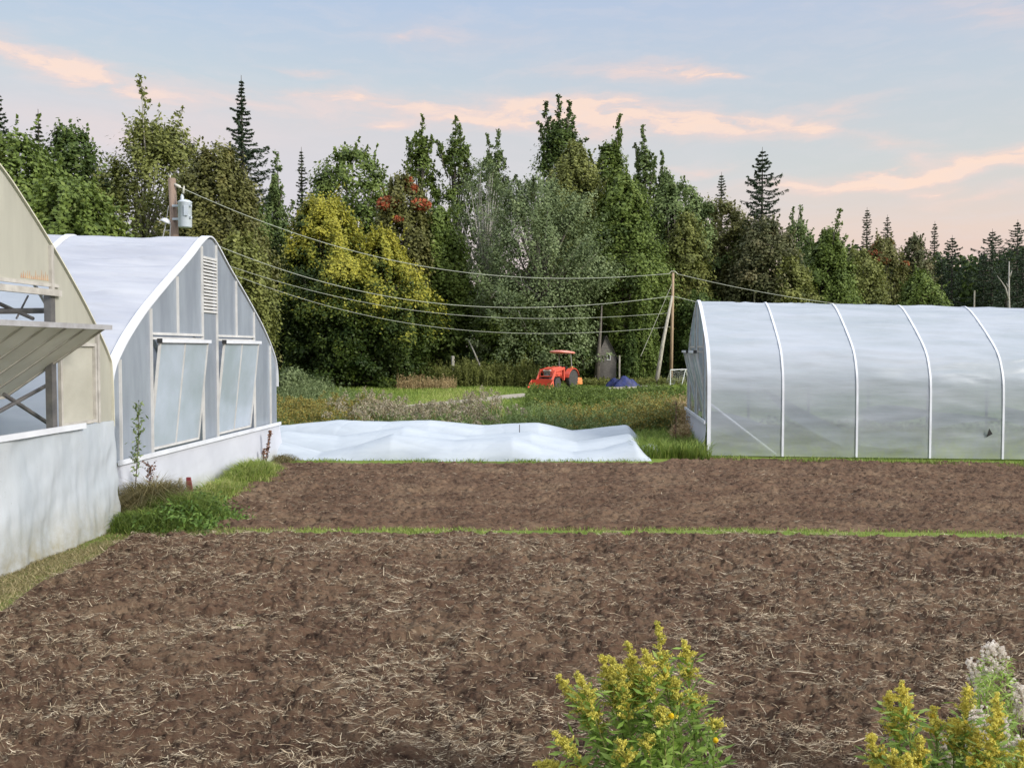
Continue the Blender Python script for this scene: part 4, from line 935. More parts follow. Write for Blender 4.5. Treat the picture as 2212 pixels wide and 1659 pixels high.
for i, (Yc, ctl, lab, hp) in enumerate(rows):
    pts = [c4(x, y, Yc) for x, y in ctl]; cx = np.array([p.x for p in pts]); cz = np.array([p.z for p in pts]); cz[-1] = .02
    T = thing('row_cover', lab, 'row cover', ((cx[0]+cx[-1])/2, Yc, 0), group='white fleece row covers')
    xs_ = np.linspace(cx[0]-1.2, cx[-1], 420); hz_ = np.interp(xs_, cx, cz); kern = np.hanning(9); kern /= kern.sum(); hz_ = np.convolve(np.pad(hz_, 4, 'edge'), kern, 'valid')
    hz_ = hz_-H(xs_, Yc)
    vs_ = np.linspace(-1, 1, 60); Xg, Vg = np.meshgrid(xs_, vs_, indexing='ij')
    hh = hz_[:, None]
    prof = (1-np.abs(Vg)**1.35)
    hump = np.minimum.reduce([np.abs(xs_-c4(h_, 500, Yc).x) for h_ in hp])[:, None]
    prof = np.clip(1-np.abs(Vg)**2.6, 0, 1)**(.75+.5*np.clip(hump/2, 0, 1))
    wr_ = .012*fbm(Xg*.9+Vg*.8, Vg*4+Xg*.4, 60+i, 4)+.015*np.abs(perlin(Xg*.6-Vg*1.5, Vg*2.5, 80+i))-.018*(1-np.abs(perlin(Xg*.45+Vg*1.1, Vg*1.6+3, 84+i)))**14-.02*(1-np.abs(perlin(Xg*1.3-Vg*2.1, Vg*1.1, 88+i)))**18
    Zg = H(Xg, Yc)+hh*prof+wr_*np.clip(hh*1.2, .25, 1)+.004-.03*(np.abs(Vg) > .98)
    Yg = Yc+Vg*(.80+.10*perlin(Xg*.8, Vg*0+i, 9))
    np_mesh('fleece', np.stack([Xg, Yg, Zg], -1).reshape(-1, 3), grid_faces(*Xg.shape), fleece, T, smooth=True)
    for h_ in hp:
        px = c4(h_, 500, Yc).x; hz1 = float(np.interp(px, xs_, hz_)); g0 = float(H(px, Yc)); mb = MB()
        mb.tube([(px+.0, Yc+q*.72, g0+max(-.05, (hz1-.01)*(1-abs(q)**1.7))) for q in np.linspace(-1, 1, 17)], .011, 5); mb.build('hoop', hoopmat, T)
mb = MB(); p = c4(1343, 540, 27.9); mb.tube([(p.x, 27.9, .1), (p.x, 27.9, c4(1343, 497, 27.9).z)], .014, 5)
tag(mb.build('stake', greysteel), 'thin dark stake standing between the row covers', 'stake')
# sandbag / loose fleece end
mb = MB(); q = c4(2030, 645, 26.2)
r = np.random.default_rng(4); vs = []; n1, n2 = 12, 9
for a in range(n1):
    for b in range(n2):
        th, ph = 2*math.pi*a/n1, math.pi*b/(n2-1); k = .17*(1+.5*perlin(np.array([a*.7]), np.array([b*.8]), 3)[0])
        vs.append((q.x+k*1.5*math.sin(ph)*math.cos(th), 26.2+k*math.sin(ph)*math.sin(th), .12+k*math.cos(ph)))
mb.add(vs, [(a*n2+b, ((a+1) % n1)*n2+b, ((a+1) % n1)*n2+b+1, a*n2+b+1) for a in range(n1) for b in range(n2-1)])
tag(mb.build('fleece_bundle', fleece, smooth=True), 'crumpled white fleece bunched at the right end of the row covers', 'cloth bundle')
# ------------------------------------------------------------------ poles and lines
wood = plain('pole_wood', (.30, .22, .17), (.19, .135, .10), .85, 5, bump=.4, sc=(6, 6, .5))
palewood = plain('grey_pole_wood', (.46, .43, .37), (.24, .22, .17), .85, 3, bump=.4, sc=(3, 3, 1))
tgrey = plain('transformer_grey', (.50, .55, .60), (.44, .49, .54), .4, 2)
ceramic = plain('insulator', (.62, .60, .52), None, .3)
Yp = 32.0; top = P(371, 386, Yp); bot = P(401, 938, Yp)
T = thing('utility_pole', 'weathered wooden utility pole with grey transformer behind the white greenhouse', 'utility pole', (bot.x, Yp, 0))
mb = MB(); mb.tube([Vector((bot.x, Yp, -.2)), bot.lerp(top, .5), top], [.17, .145, .125], 12); mb.build('pole', wood, T, True)
c = P(400, 492, Yp-.25); tz = P(400, 437, Yp).z-c.z; rt = .225; mb = MB()
mb.lathe(c, [(rt*.93, 0), (rt, .03), (rt, tz-.08), (rt*1.06, tz-.07), (rt*1.06, tz-.03), (rt*.7, tz+.02), (.02, tz+.05)], 22)
tf = mb.build('transformer', tgrey, T, True)
mb = MB()
for z_ in (.30, .75): mb.bar(c+Vector((-.45, .1, z_)), c+Vector((-.15, .05, z_)), .10, .07)
for z_ in (.33, .72): mb.bar(c+Vector((.17, -.10, z_)), c+Vector((.27, -.14, z_)), .06, .06)
mb.box(c+Vector((.12, -.24, .55)), (.14, .04, .34)); mb.build('bracket', tgrey, tf)
mb = MB(); mb.lathe(c+Vector((-.09, 0, tz+.02)), [(.05, 0), (.07, .03), (.05, .06), (.065, .10), (.045, .16), (.02, .22)], 10); mb.build('bushing', tgrey, tf, True)
mb = MB(); mb.tube([top+Vector((.10, -.05, -.2)), top+Vector((.30, -.1, -.30)), top+Vector((.34, -.1, -.33))], [.035, .055, .02], 8); mb.tube([top+Vector((-.05, 0, 0)), top+Vector((-.06, 0, .12))], .02, 6)
mb.tube([c+Vector((.0, -.05, tz+.50)), c+Vector((-.05, -.02, tz+.25))], [.02, .045], 7); mb.build('insulator', ceramic, T, True)
c2 = P(358, 480, Yp-.1); mb = MB(); M_ = Matrix.Rotation(R(22), 3, 'Y'); mb.lathe(c2, [(.02, .13), (.10, .11), (.17, .04), (.19, -.02), (.02, -.03)], 16, M=M_); 
yl = mb.build('yard_light', white_paint, T, True)
mb = MB(); mb.tube([c2+Vector((.02, 0, -.02)), P(350, 520, Yp-.1)], .018, 6); mb.tube([c2+Vector((.17, 0, -.08)), P(366, 525, Yp-.1)], .018, 6); mb.tube([c2+Vector((.03, 0, .08)), P(364, 445, Yp-.1)], .012, 5); mb.tube([P(353, 499, Yp-.1), P(366, 498, Yp-.1)], .015, 5); mb.build('light_bracket', alu, yl)
# right pole with brace
Yq = 77.0; t2 = P(1454, 590, Yq); b2 = P(1449, 833, Yq)
T = thing('utility_pole', 'slim brown utility pole left of the right tunnel, propped by a pale brace', 'utility pole', (b2.x, Yq, 0))
mb = MB(); mb.tube([b2+Vector((0, 0, -.3)), b2.lerp(t2, .5), t2], [.15, .13, .10], 10); mb.build('pole', plain('tan_pole_wood', (.42, .31, .20), (.26, .18, .12), .85, 4, bump=.3, sc=(5, 5, .5)), T, True)
bb = P(1416, 824, Yq-2); mb = MB(); mb.tube([Vector((bb.x, bb.y, -.2)), P(1432, 740, Yq-1), P(1452, 640, Yq-.15)], [.20, .15, .10], 10); mb.build('brace_pole', palewood, T, True)
mb = MB(); mb.tube([t2+Vector((-.35, 0, -.08)), t2+Vector((-.15, 0, .14)), t2+Vector((.15, 0, .14)), t2+Vector((.4, 0, -.10))], .03, 6); mb.tube([P(1384, 770, Yq-1.5), t2+Vector((0, 0, -.7))], .014, 5); mb.build('top_fitting', ceramic, T)
wire = plain('cable', (.34, .36, .30), (.42, .44, .38), .5)
def line(pts, r0, label, n=44):
    """a hanging line through three or more points (smooth)"""
    V = [Vector(p) for p in pts]; ys = [0]
    for a, b in zip(V[:-1], V[1:]): ys.append(ys[-1]+(b-a).length)
    q = []
    for t_ in np.linspace(0, ys[-1], n):
        p = Vector((0, 0, 0))
        if len(V) == 3:
            for i in range(3):
                w_ = 1
                for j in range(3):
                    if i != j: w_ *= (t_-ys[j])/(ys[i]-ys[j])
                p += V[i]*w_
        else: p = V[0].lerp(V[1], t_/ys[-1])
        q.append(p)
    mb = MB(); mb.tube(q, [r0*(.45+.55*p.y/77) for p in q], 5, True)
    tag(mb.build('power_line', wire, smooth=True), label, 'cable', group='lines between the two poles')
wire.name = 'cable'
def midY(f): return Yp+(Yq-Yp)*f
line([top+Vector((.32, -.1, -.32)), P(905, 574, midY(.42)), t2+Vector((-.3, 0, -.05))], .019, 'topmost power line, running from the pole top across the yellow tree')
line([P(425, 512, Yp), P(905, 651, midY(.42)), P(1450, 640, Yq)], .019, 'second power line from the top, leaving beside the greenhouse peak')
line([P(470, 566, Yp+1), P(905, 672, midY(.42)), P(1450, 676, Yq+.5)], .014, 'thin third line just below the second power line')
line([P(470, 580, Yp+1), P(905, 702, midY(.42)), P(1450, 706, Yq+.6)], .014, 'thin lowest line passing above the tractor')
line([t2+Vector((.35, 0, -.08)), P(1660, 634, 82), P(2000, 672, 92)], .020, 'power line sloping down behind the right tunnel roof')
line([P(1456, 641, Yq), P(1490, 649, 78), P(1620, 690, 80)], .02, 'short lower line dipping behind the right tunnel')
for px, tp, d, lb in ((2105, 628, 100, 'thin grey post sticking up above the far end of the tunnel'), (1630, 625, 88, 'grey post in front of the trees above the tunnel ridge')):
    a = P(px, tp, d); mb = MB(); mb.tube([(a.x, d, -.2), a], [.10, .08], 8); tag(mb.build('post', palewood), lb, 'post')
a = P(978, 769, 76); mb = MB(); mb.tube([(a.x, 76, -.2), a+Vector((0, 0, -.05)), a], [.15, .145, .10], 9); tag(mb.build('fence_post', plain('pale_post', (.50, .48, .42), (.36, .34, .30), .9, 6)), 'short pale post in the weeds at the edge of the dark wood', 'post')
# ------------------------------------------------------------------ shed, tarp, goal
Ys = 78.5; sh = plain('weathered_shingles', (.20, .185, .165), (.12, .11, .10), .95, 4, bump=.8, bscale=12, sc=(1, 1, 3))
x0 = P(1291, 800, Ys).x; x1 = P(1331, 800, Ys).x; xm = (x0+x1)/2-.05; zt_ = P(1310, 728, Ys).z; ze = P(1330, 768, Ys).z
T = thing('shed', 'narrow weathered shed with a steep gable and tiny window in the trees', 'shed', (xm, Ys, 0))
mb = MB(); mb.slab([(x0, Ys, -.1), (x1, Ys, -.1), (x1, Ys, ze), (xm, Ys, zt_), (x0, Ys, ze)], 2.2, (0, 1, 0)); mb.build('wall', sh, T)
mb = MB()
for a, s_ in ((x0, -1), (x1, 1)):
    e = Vector((a+s_*.15, Ys-.15, ze-.35)); k = Vector((xm, Ys-.15, zt_+.06)); mb.slab([e, k, k+Vector((0, 2.5, 0)), e+Vector((0, 2.5, 0))], .06, (0, 0, 1))
mb.build('roof', plain('dark_roof', (.06, .055, .05), (.10, .09, .08), .95, 4), T)
mb = MB(); wc = P(1315, 772, Ys); wc.y = Ys-.03; mb.box(wc+Vector((0, .01, 0)), (.34, .03, .5)); wf = mb.build('window', fr_grey, T); mb = MB(); mb.box(wc, (.2, .03, .34)); mb.build('pane', black, wf)
mb = MB(); a = P(1338, 768, Ys-1); mb.tube([(a.x, Ys-1, -.1), a], .08, 7); mb.build('corner_post', palewood, T)
def mound(name, cx, cy, rx, ry, h, mat, label, cat, seed, amp=.3):
    n1, n2 = 60, 26; A = np.linspace(0, 2*np.pi, n1); Q = np.linspace(0, 1, n2); Ag, Qg = np.meshgrid(A, Q, indexing='ij')
    k = 1+amp*perlin(np.cos(Ag)*1.7+5, np.sin(Ag)*1.7+Qg, seed)
    Xx = cx+np.cos(Ag)*rx*Qg*k; Yy = cy+np.sin(Ag)*ry*Qg*k
    Zz = h*(1-Qg**3)*(1+.9*perlin(Xx*1.6, Yy*1.6, seed+1))+.45*h*np.abs(perlin(Xx*4, Yy*4, seed+2))*(1-Qg)**.3-.03
    return tag(np_mesh(name, np.stack([Xx, Yy, Zz], -1).reshape(-1, 3), grid_faces(n1, n2), mat, smooth=True), label, cat)
a = P(1345, 820, 72.5); mound('tarp', a.x, 72.5, 1.35, .8, .66, plain('blue_tarp', (.006, .010, .06), (.012, .024, .13), .55, 3, bump=.5, bscale=6), 'crumpled dark blue tarp over a heap in front of the shed', 'tarp', 5, .5)
gw = plain('white_pipe', (.70, .72, .72), None, .5)
Yg = 73.0; mb = MB(); A_ = P(1448.5, 799, Yg); B_ = P(1448, 834, Yg); C_ = P(1481, 798, Yg+.4); D_ = P(1472.5, 832, Yg+.4)
T = thing('soccer_goal', 'small white goal frame with sagging net left of the right tunnel', 'goal', (B_.x, Yg, 0))
E_ = P(1439, 829, Yg+1.6); F_ = P(1487, 829, Yg+2); G_ = P(1486, 799, Yg+.6)
for p_, q_ in ((A_, B_), (A_, C_), (C_, D_), (A_, E_), (C_, F_), (E_, F_), (G_, C_)): mb.tube([p_, q_], .04, 6)
mb.build('frame', gw, T); mb = MB()
for i in range(9):
    k = i/8; a = A_.lerp(C_, k); b = E_.lerp(F_, k); a.z -= .35*math.sin(k*math.pi)*.5; mb.tube([a, a.lerp(b, .5)+Vector((0, .1, -.1)), b], .008, 4)
for i in range(7):
    k = i/6; a = A_.lerp(E_, k); b = C_.lerp(F_, k); mb.tube([a, a.lerp(b, .5)+Vector((0, 0, -.22*(1-k))), b], .008, 4)
mb.build('net', gw, T)
# ------------------------------------------------------------------ tractor
red = plain('tractor_orange', (.70, .12, .075), (.62, .10, .065), .35, 2, spec=.6)
redf = plain('faded_canopy', (.80, .33, .27), (.72, .26, .21), .5, 2)
tyre = plain('tyre', (.035, .035, .035), (.06, .058, .055), .8, 9); dk = plain('dark_engine', (.03, .03, .03), (.05, .05, .05), .6, 5)
lamp = plain('lamp_white', (.8, .8, .78), None, .25)
tl = P(1213, 828, 71); hd = Vector((-.56, -.83, 0)).normalized()
TS = 1.10
T = thing('tractor', 'orange-red compact tractor with front loader and oval sun canopy on the lawn', 'tractor', (tl.x, 71.0, 0), rz=math.atan2(hd.y, hd.x)); T.scale = (TS, TS, TS)
def part(mb, name, mat, parent=T, **k): return mb.build(name, mat, parent, local=True, **k)
mb = MB()
mb.add([(.55, -.36, .80), (1.95, -.33, .80), (1.95, .33, .80), (.55, .36, .80), (.55, -.36, 1.50), (1.80, -.30, 1.36), (1.80, .30, 1.36), (.55, .36, 1.50)], [(0, 3, 2, 1), (4, 5, 6, 7), (0, 1, 5, 4), (1, 2, 6, 5), (2, 3, 7, 6), (3, 0, 4, 7)])
part(mb, 'hood', red, bevel=.05)
mb = MB(); mb.box((1.93, 0, 1.06), (.06, .50, .42)); gr_ = part(mb, 'grille', dk, bevel=.02)
mb = MB()
for z_ in (.92, 1.05, 1.18): mb.box((1.975, 0, z_), (.02, .46, .025))
mb.box((1.975, 0, 1.235), (.02, .34, .07)); part(mb, 'grille_bars', lamp, gr_)
for s_ in (-1, 1):
    mb = MB(); mb.lathe((1.93, s_*.24, 1.24), [(.06, 0), (.065, .05), (.02, .07)], 12, axis='x'); part(mb, 'headlight', lamp, smooth=True)
mb = MB(); mb.box((.9, 0, .62), (2.1, .34, .36)); mb.box((-.25, 0, .68), (.7, .5, .5)); mb.box((1.6, 0, .45), (.16, 1.05, .12)); part(mb, 'chassis', dk)
def wheel(x, y, r_, wd):
    mb = MB(); mb.lathe((x, y-wd/2, r_), [(r_*.55, 0), (r_*.9, 0), (r_, wd*.18), (r_*1.0, wd*.82), (r_*.9, wd), (r_*.55, wd)], 30, axis='y')
    n_ = 18
    for k in range(n_):
        a = 2*math.pi*k/n_
        for s_ in (-1, 1):
            a2 = a+(.5 if s_ > 0 else 0)*2*math.pi/n_
            M_ = Matrix.Rotation(-a2, 3, 'Y'); cc = M_ @ Vector((r_*.99, 0, 0)); mb.box((x+cc.x, y+s_*wd*.24, r_+cc.z), (.07, wd*.46, .06), M_)
    W_ = part(mb, 'wheel', tyre); mb = MB(); sd_ = 1 if y > 0 else -1
    mb.lathe((x, y-wd*.3, r_), [(r_*.54, 0), (r_*.54, wd*.6)], 24, axis='y'); mb.lathe((x, y+sd_*wd*.28-.02, r_), [(r_*.2, 0), (r_*.2, .06*1)], 12, axis='y'); part(mb, 'rim', red, W_)
for s_ in (-1, 1): wheel(-.25, s_*.68, .62, .34); wheel(1.60, s_*.58, .37, .22)
for s_ in (-1, 1):
    mb = MB(); pr = []
    for k in range(10):
        a = R(10+k*17); pr.append((-.25+.74*math.cos(a), .62+.74*math.sin(a)))
    for (xa, za), (xb, zb) in zip(pr[:-1], pr[1:]):
        mb.hexa([(xa, s_*.68-.2, za-.03), (xb, s_*.68-.2, zb-.03), (xb, s_*.68+.2, zb-.03), (xa, s_*.68+.2, za-.03), (xa, s_*.68-.2, za+.02), (xb, s_*.68-.2, zb+.02), (xb, s_*.68+.2, zb+.02), (xa, s_*.68+.2, za+.02)])
    mb.slab([(.42, s_*.47, .55), (.42, s_*.47, .9), (.1, s_*.47, 1.28), (-.5, s_*.47, 1.28), (-.9, s_*.47, .8), (-.9, s_*.47, .6)], .03, (0, s_, 0))
    part(mb, 'fender', red)
    mb = MB(); mb.box((-.15, s_*.74, 1.44), (.10, .14, .10)); part(mb, 'tail_lamp', plain('amber_lamp', (.8, .35, .12)))
mb = MB(); mb.box((-.12, 0, .98), (.5, .46, .12)); mb.box((-.38, 0, 1.25), (.12, .46, .48)); part(mb, 'seat', black, bevel=.04)
mb = MB(); M_ = Matrix.Rotation(R(-35), 3, 'Y')
mb.tube([Vector((.38, 0, 1.48))+M_ @ Vector((.19*math.cos(a), .19*math.sin(a), 0)) for a in np.linspace(0, 2*math.pi, 20)], .018, 6); mb.tube([(.52, 0, 1.25), (.38, 0, 1.48)], .025, 6); part(mb, 'steering_wheel', black)
mb = MB(); mb.box((.25, 0, .62), (.75, .95, .05)); part(mb, 'floor_plate', dk)
mb = MB()
for s_ in (-1, 1): mb.tube([(-.50, s_*.50, .85), (-.50, s_*.50, 1.7), (-.42, s_*.48, 2.38)], .035, 7)
mb.tube([(-.42, -.48, 2.38), (-.42, .48, 2.38)], .035, 7); mb.tube([(.45, -.42, 2.36), (-.45, -.48, 2.36)], .02, 6); mb.tube([(.45, .42, 2.36), (-.45, .48, 2.36)], .02, 6)
part(mb, 'roll_bar', plain('bar_grey', (.30, .32, .30)))
mb = MB(); n1 = 36; pf = [(0, .0), (.93, .0), (1.0, .03), (1.0, .075), (.9, .13), (.5, .18), (0.02, .20)]; vs = []
for (k, z_) in pf:
    for i in range(n1):
        a = 2*math.pi*i/n1; ca, sa = math.cos(a), math.sin(a); ex = lambda v: math.copysign(abs(v)**.62, v)
        vs.append((-.10+ex(ca)*.95*max(k, .01), ex(sa)*.72*max(k, .01), 2.40+z_+.06*ca*k))
mb.add(vs, [(i*n1+j, i*n1+(j+1) % n1, (i+1)*n1+(j+1) % n1, (i+1)*n1+j) for i in range(len(pf)-1) for j in range(n1)]); part(mb, 'canopy', redf, smooth=True)
for s_ in (-1, 1):
    mb = MB(); y_ = s_*.60
    mb.bar((.75, y_, .55), (.70, y_, 1.45), .08, .16, (0, s_, 0)); mb.bar((.70, y_, 1.38), (1.75, y_, 1.22), .07, .17, (0, 0, 1)); mb.bar((1.75, y_, 1.28), (2.30, y_, .48), .07, .18, (0, 0, 1)); mb.bar((1.0, y_, 1.0), (1.65, y_, 1.1), .05, .07)
    mb.bar((.75, y_*.6, .75), (.75, y_, .75), .1, .12); part(mb, 'loader_arm', red)
mb = MB(); mb.bar((2.22, -.62, .62), (2.22, .62, .62), .09, .12); mb.bar((2.02, -.52, .84), (2.02, .52, .84), .05, .08); mb.bar((2.03, -.52, 1.32), (2.03, .52, 1.32), .05, .06)
for s_ in (-1, 1): mb.bar((2.02, s_*.50, .75), (2.02, s_*.50, 1.34), .06, .05, (1, 0, 0))
part(mb, 'loader_guard', red)
mb = MB()
mb.slab([(2.42, -.84, .12), (3.05, -.84, .05), (3.05, .84, .05), (2.42, .84, .12)], .04, (0, 0, 1)); mb.slab([(2.38, -.84, .12), (2.38, .84, .12), (2.50, .84, .62), (2.50, -.84, .62)], .03, (-1, 0, 0))
for s_ in (-1, 1): mb.slab([(2.42, s_*.84, .14), (3.02, s_*.84, .08), (2.84, s_*.84, .34), (2.50, s_*.84, .62)], .03, (0, s_, 0))
part(mb, 'bucket', red)
org = plain('orange_implement', (.80, .20, .07), (.72, .30, .10), .5, 4)
mb = MB(); mb.box((-1.40, 0, .42), (.7, 1.35, .26)); mb.box((-1.2, 0, .62), (.3, .3, .3)); mb.slab([(-1.0, .60, .2), (-1.85, .60, .2), (-1.7, .60, .66), (-1.1, .60, .72)], .05, (0, 1, 0)); mb.bar((-.7, .3, .6), (-1.2, .3, .6), .06, .06); mb.bar((-.7, -.3, .6), (-1.2, -.3, .6), .06, .06); part(mb, 'mower_deck', org, bevel=.03)
# ------------------------------------------------------------------ weeds of the middle ground
def region(n, x0, x1, Y0, Y1, seed, dens=None):
    """random points seen between pixel columns x0, x1 and Y0..Y1 metres away"""
    r = np.random.default_rng(seed); sf = Y0 < 60 and Y1-Y0 > 4; Yd = Y0+(Y1-Y0)*(r.random(n)+(.16*r.normal(size=n) if sf else 0)); Yd = np.maximum(Yd, 24.2 if not sf else 30.3 if Y0 > 29 else Y0); px = x0+(x1-x0)*r.random(n)+(22*r.normal(size=n) if sf and x1 < 1445 else 0); X_ = (px-1106)/FL*Yd
    if dens is not None:
        k = r.random(n) < dens(X_, Yd); X_, Yd = X_[k], Yd[k]
    return X_, Yd, r
seedmat = leafmat('seed_fluff', [(0, (.20, .16, .09)), (.5, (.36, .31, .21)), (1, (.56, .50, .40))], .3, .9)
goldmat = leafmat('goldenrod_bloom', [(0, (.13, .12, .03)), (.5, (.24, .20, .05)), (1, (.42, .33, .07))], .25)
tanmat = leafmat('tan_stalks', [(0, (.20, .13, .06)), (.5, (.36, .26, .13)), (1, (.52, .42, .24))], .2, .8)
def weeds(name, label, n, box, h0, h1, mat, seed, leafn=10, lsz=.05, topn=0, topmat=None, stemmat=None, dens=None, vr=(.5, .2), topw=.12, lean=.25, hn=.35):
    X_, Yd, r = region(n, *box, seed, dens); n = len(X_)
    hh = (h0+(h1-h0)*r.random(n))*np.clip(1+hn*2.2*(perlin(X_*.45, Yd*.4, seed)+.4*perlin(X_*1.7, Yd*1.2, seed+2))-.15, .22, 1.5)
    g_ = H(X_, Yd); ld = r.normal(size=(n, 2))*lean*.5
    B = np.stack([X_, Yd, g_-.02], -1)
    o = blades(name, B, hh, np.abs(r.normal(size=n))*.15+.05, .004+.0002*Yd, np.clip(.45+.2*r.normal(size=n), 0, 1), stemmat or mat, rg=r)
    tag(o, label+' (stems)', kind='stuff')
    s_ = r.random((n, leafn))**.8; i = np.repeat(np.arange(n), leafn); s_ = s_.ravel()
    c_ = B[i]+np.stack([ld[i, 0]*s_**2*hh[i], ld[i, 1]*s_**2*hh[i], s_*hh[i]], -1)+r.normal(size=(len(i), 3))*np.array([.07, .07, .02])*(.4+.6*(1-s_))[:, None]
    tint = (.22*perlin(X_*.8, Yd*.6, seed+4))[i]
    tag(leaves(name, c_, unit(r.normal(size=(len(i), 3))+np.array([0, -.1, .7])), lsz*(.6+.8*r.random(len(i))), lsz*.32, np.clip(vr[0]+tint+vr[1]*r.normal(size=len(i)), 0, 1), mat, rg=r), label, kind='stuff')
    if topn:
        i = np.repeat(np.arange(n), topn); q = r.random(len(i))
        c_ = B[i]+np.stack([ld[i, 0]*hh[i], ld[i, 1]*hh[i], hh[i]*(1-.22*q)], -1)+r.normal(size=(len(i), 3))*(topw*(.3+.7*q))[:, None]*np.array([1, 1, .5])
        tag(leaves(name+'_heads', c_, unit(r.normal(size=(len(i), 3))+np.array([0, 0, .4])), .035*(.6+.8*r.random(len(i))), .022, np.clip(.5+.25*r.normal(size=len(i)), 0, 1), topmat, rg=r), label+', their tops', kind='stuff')
weeds('weeds', 'fluffy weeds gone to seed behind the row covers', 330, (738, 1075, 32, 38.5), .75, 1.25, G['light'], 201, 26, .05, 60, seedmat, tanmat, topw=.10)
weeds('weeds', 'dull green weeds behind the row covers', 1300, (760, 1400, 31, 40), .35, .85, G['light'], 202, 34, .05)
weeds('weeds', 'yellow-brown goldenrod stand left behind the row covers', 800, (615, 790, 33, 42), .5, .95, G['light'], 203, 26, .045, 34, goldmat, topw=.09)
weeds('weeds', 'yellowing weeds behind the right half of the row covers', 900, (1180, 1440, 32, 42), .3, .75, G['light'], 204, 26, .045, 14, goldmat, topw=.09)
weeds('weeds', 'leafy green bushy weeds in front of the tractor', 1500, (1138, 1480, 46, 56), .62, .90, G['green'], 205, 46, .075, vr=(.45, .15))
weeds('weeds', 'pale green low weeds left of the track', 900, (600, 800, 42, 60), .2, .5, G['light'], 206, 24, .05)
weeds('weeds', 'tall dark weeds under the edge of the wood', 1500, (850, 1160, 72, 78), 1.1, 2.1, G['olive'], 207, 34, .10, vr=(.35, .2))
weeds('weeds', 'tan dry weeds at the foot of the yellow trees', 260, (855, 985, 67, 72), .6, 1.3, tanmat, 208, 22, .07)
weeds('weeds', 'low weeds beyond the tractor', 1100, (1230, 1480, 74, 80), .3, .7, G['olive'], 209, 26, .09, hn=.2)
weeds('weeds', 'tan dry stalks beside the end wall of the right tunnel', 420, (1450, 1492, 27.5, 40), .7, 1.35, tanmat, 210, 18, .05)
weeds('weeds', 'yellow-green weeds left of the right tunnel', 900, (1362, 1462, 30, 42), .55, 1.05, G['light'], 211, 30, .05, 16, goldmat, vr=(.7, .2))
weeds('weeds', 'low green weeds at the wood edge left of the yellow tree', 500, (598, 700, 50, 68), .4, 1.3, G['grey'], 212, 30, .08)
for sd_, nb_, bx_, h_, v_, lb in ((221, 16000, (1378, 1535, 25.2, 30.5), (.25, .70), .50, 'tall green grass between the row covers and the right tunnel'), (222, 3000, (1495, 2300, 25.0, 25.75), (.06, .25), .5, 'grass tufts along the foot of the right tunnel'),
                          (223, 3500, (600, 1400, 24.3, 24.75), (.05, .18), .5, 'grass tufts along the front row cover'), (224, 9000, (1150, 1480, 42, 47), (.2, .5), .6, 'longer grass below the bushy weeds')):
    X_, Yd, r = region(nb_, *bx_, sd_); k = r.random(len(X_)) < np.clip(.45+1.3*perlin(X_*1.1, Yd*1.1, sd_), .04, 1); k &= ~((X_ > 5.3+(Yd-25.6)*.1) & (Yd > 25.75)); X_, Yd = X_[k], Yd[k]; n = len(X_)
    tag(blades('grass', np.stack([X_, Yd, H(X_, Yd)-.05], -1), (h_[0]+(h_[1]-h_[0])*r.random(n)), .3+.5*r.random(n), .009, np.clip(v_+.2*r.normal(size=n), 0, 1), grassmat, rg=r), lb, kind='stuff')
# weeds along the white greenhouse
def local_grass(label, n, cx, cy, sx, sy, h0, h1, mat, seed, v0=.45, lean=.6, wd=.006, name='grass', fall=True):
    r = np.random.default_rng(seed); x = cx+sx*r.normal(size=n); y = cy+sy*r.normal(size=n); k = x > -7.0+.075*(y-16.4)+.12; x, y = x[k], y[k]; n = len(x)
    f = np.exp(-(((x-cx)/sx)**2+((y-cy)/sy)**2)/3) if fall else 1
    tag(blades(name, np.stack([x, y, H(x, y)-.03], -1), (h0+(h1-h0)*r.random(n))*f, lean*(.5+r.random(n)), wd, np.clip(v0+.2*r.normal(size=n), 0, 1), mat, rg=r, curl=.9), label, kind='stuff')
local_grass('brown hummock of dry grass against the white greenhouse skirt', 7000, -6.35, 16.35, .33, .45, .75, 1.15, drymat, 301, .25, .8)
local_grass('bright green grass clump between the greenhouse and the soil', 8000, -5.75, 16.0, .42, .42, .50, .85, grassmat, 302, .42, .7)
local_grass('green grass spilling at the end of the grass strip', 5000, -6.1, 15.3, .55, .25, .35, .6, grassmat, 303, .40, .8)
local_grass('pale green grass tuft on the skirt near the third post', 3500, -5.95, 18.3, .22, .9, .4, .62, grassmat, 304, .72, .6)
local_grass('light green grass along the far part of the skirt', 5000, -6.05, 21.2, .30, 1.1, .5, .72, grassmat, 305, .66, .6)
local_grass('brown root litter heaped at the far corner of the white greenhouse', 1500, -6.25, 24.6, .35, .3, .2, .4, drymat, 306, .2, 1.2)
r = np.random.default_rng(9); n = 2800; c_ = np.stack([-5.55+.38*r.normal(size=n), 15.95+.5*r.normal(size=n), 0*np.zeros(n)], -1)
c_[:, 2] = .60*r.random(n)**.7*np.exp(-((c_[:, 0]+5.6)/.6)**2)*(.5+.9*np.abs(perlin(c_[:, 0]*3, c_[:, 1]*3, 3)))
tag(leaves('weeds', c_, unit(r.normal(size=(n, 3))+np.array([.2, -.3, .8])), .045*(.6+.8*r.random(n)), .02, np.clip(.55+.2*r.normal(size=n), 0, 1), leafmat('clover_leaves', ramp3((.035, .075, .015), (.08, .15, .025), (.17, .26, .05))), rg=r), 'vivid green leafy weeds at the near corner of the far bed', kind='stuff')
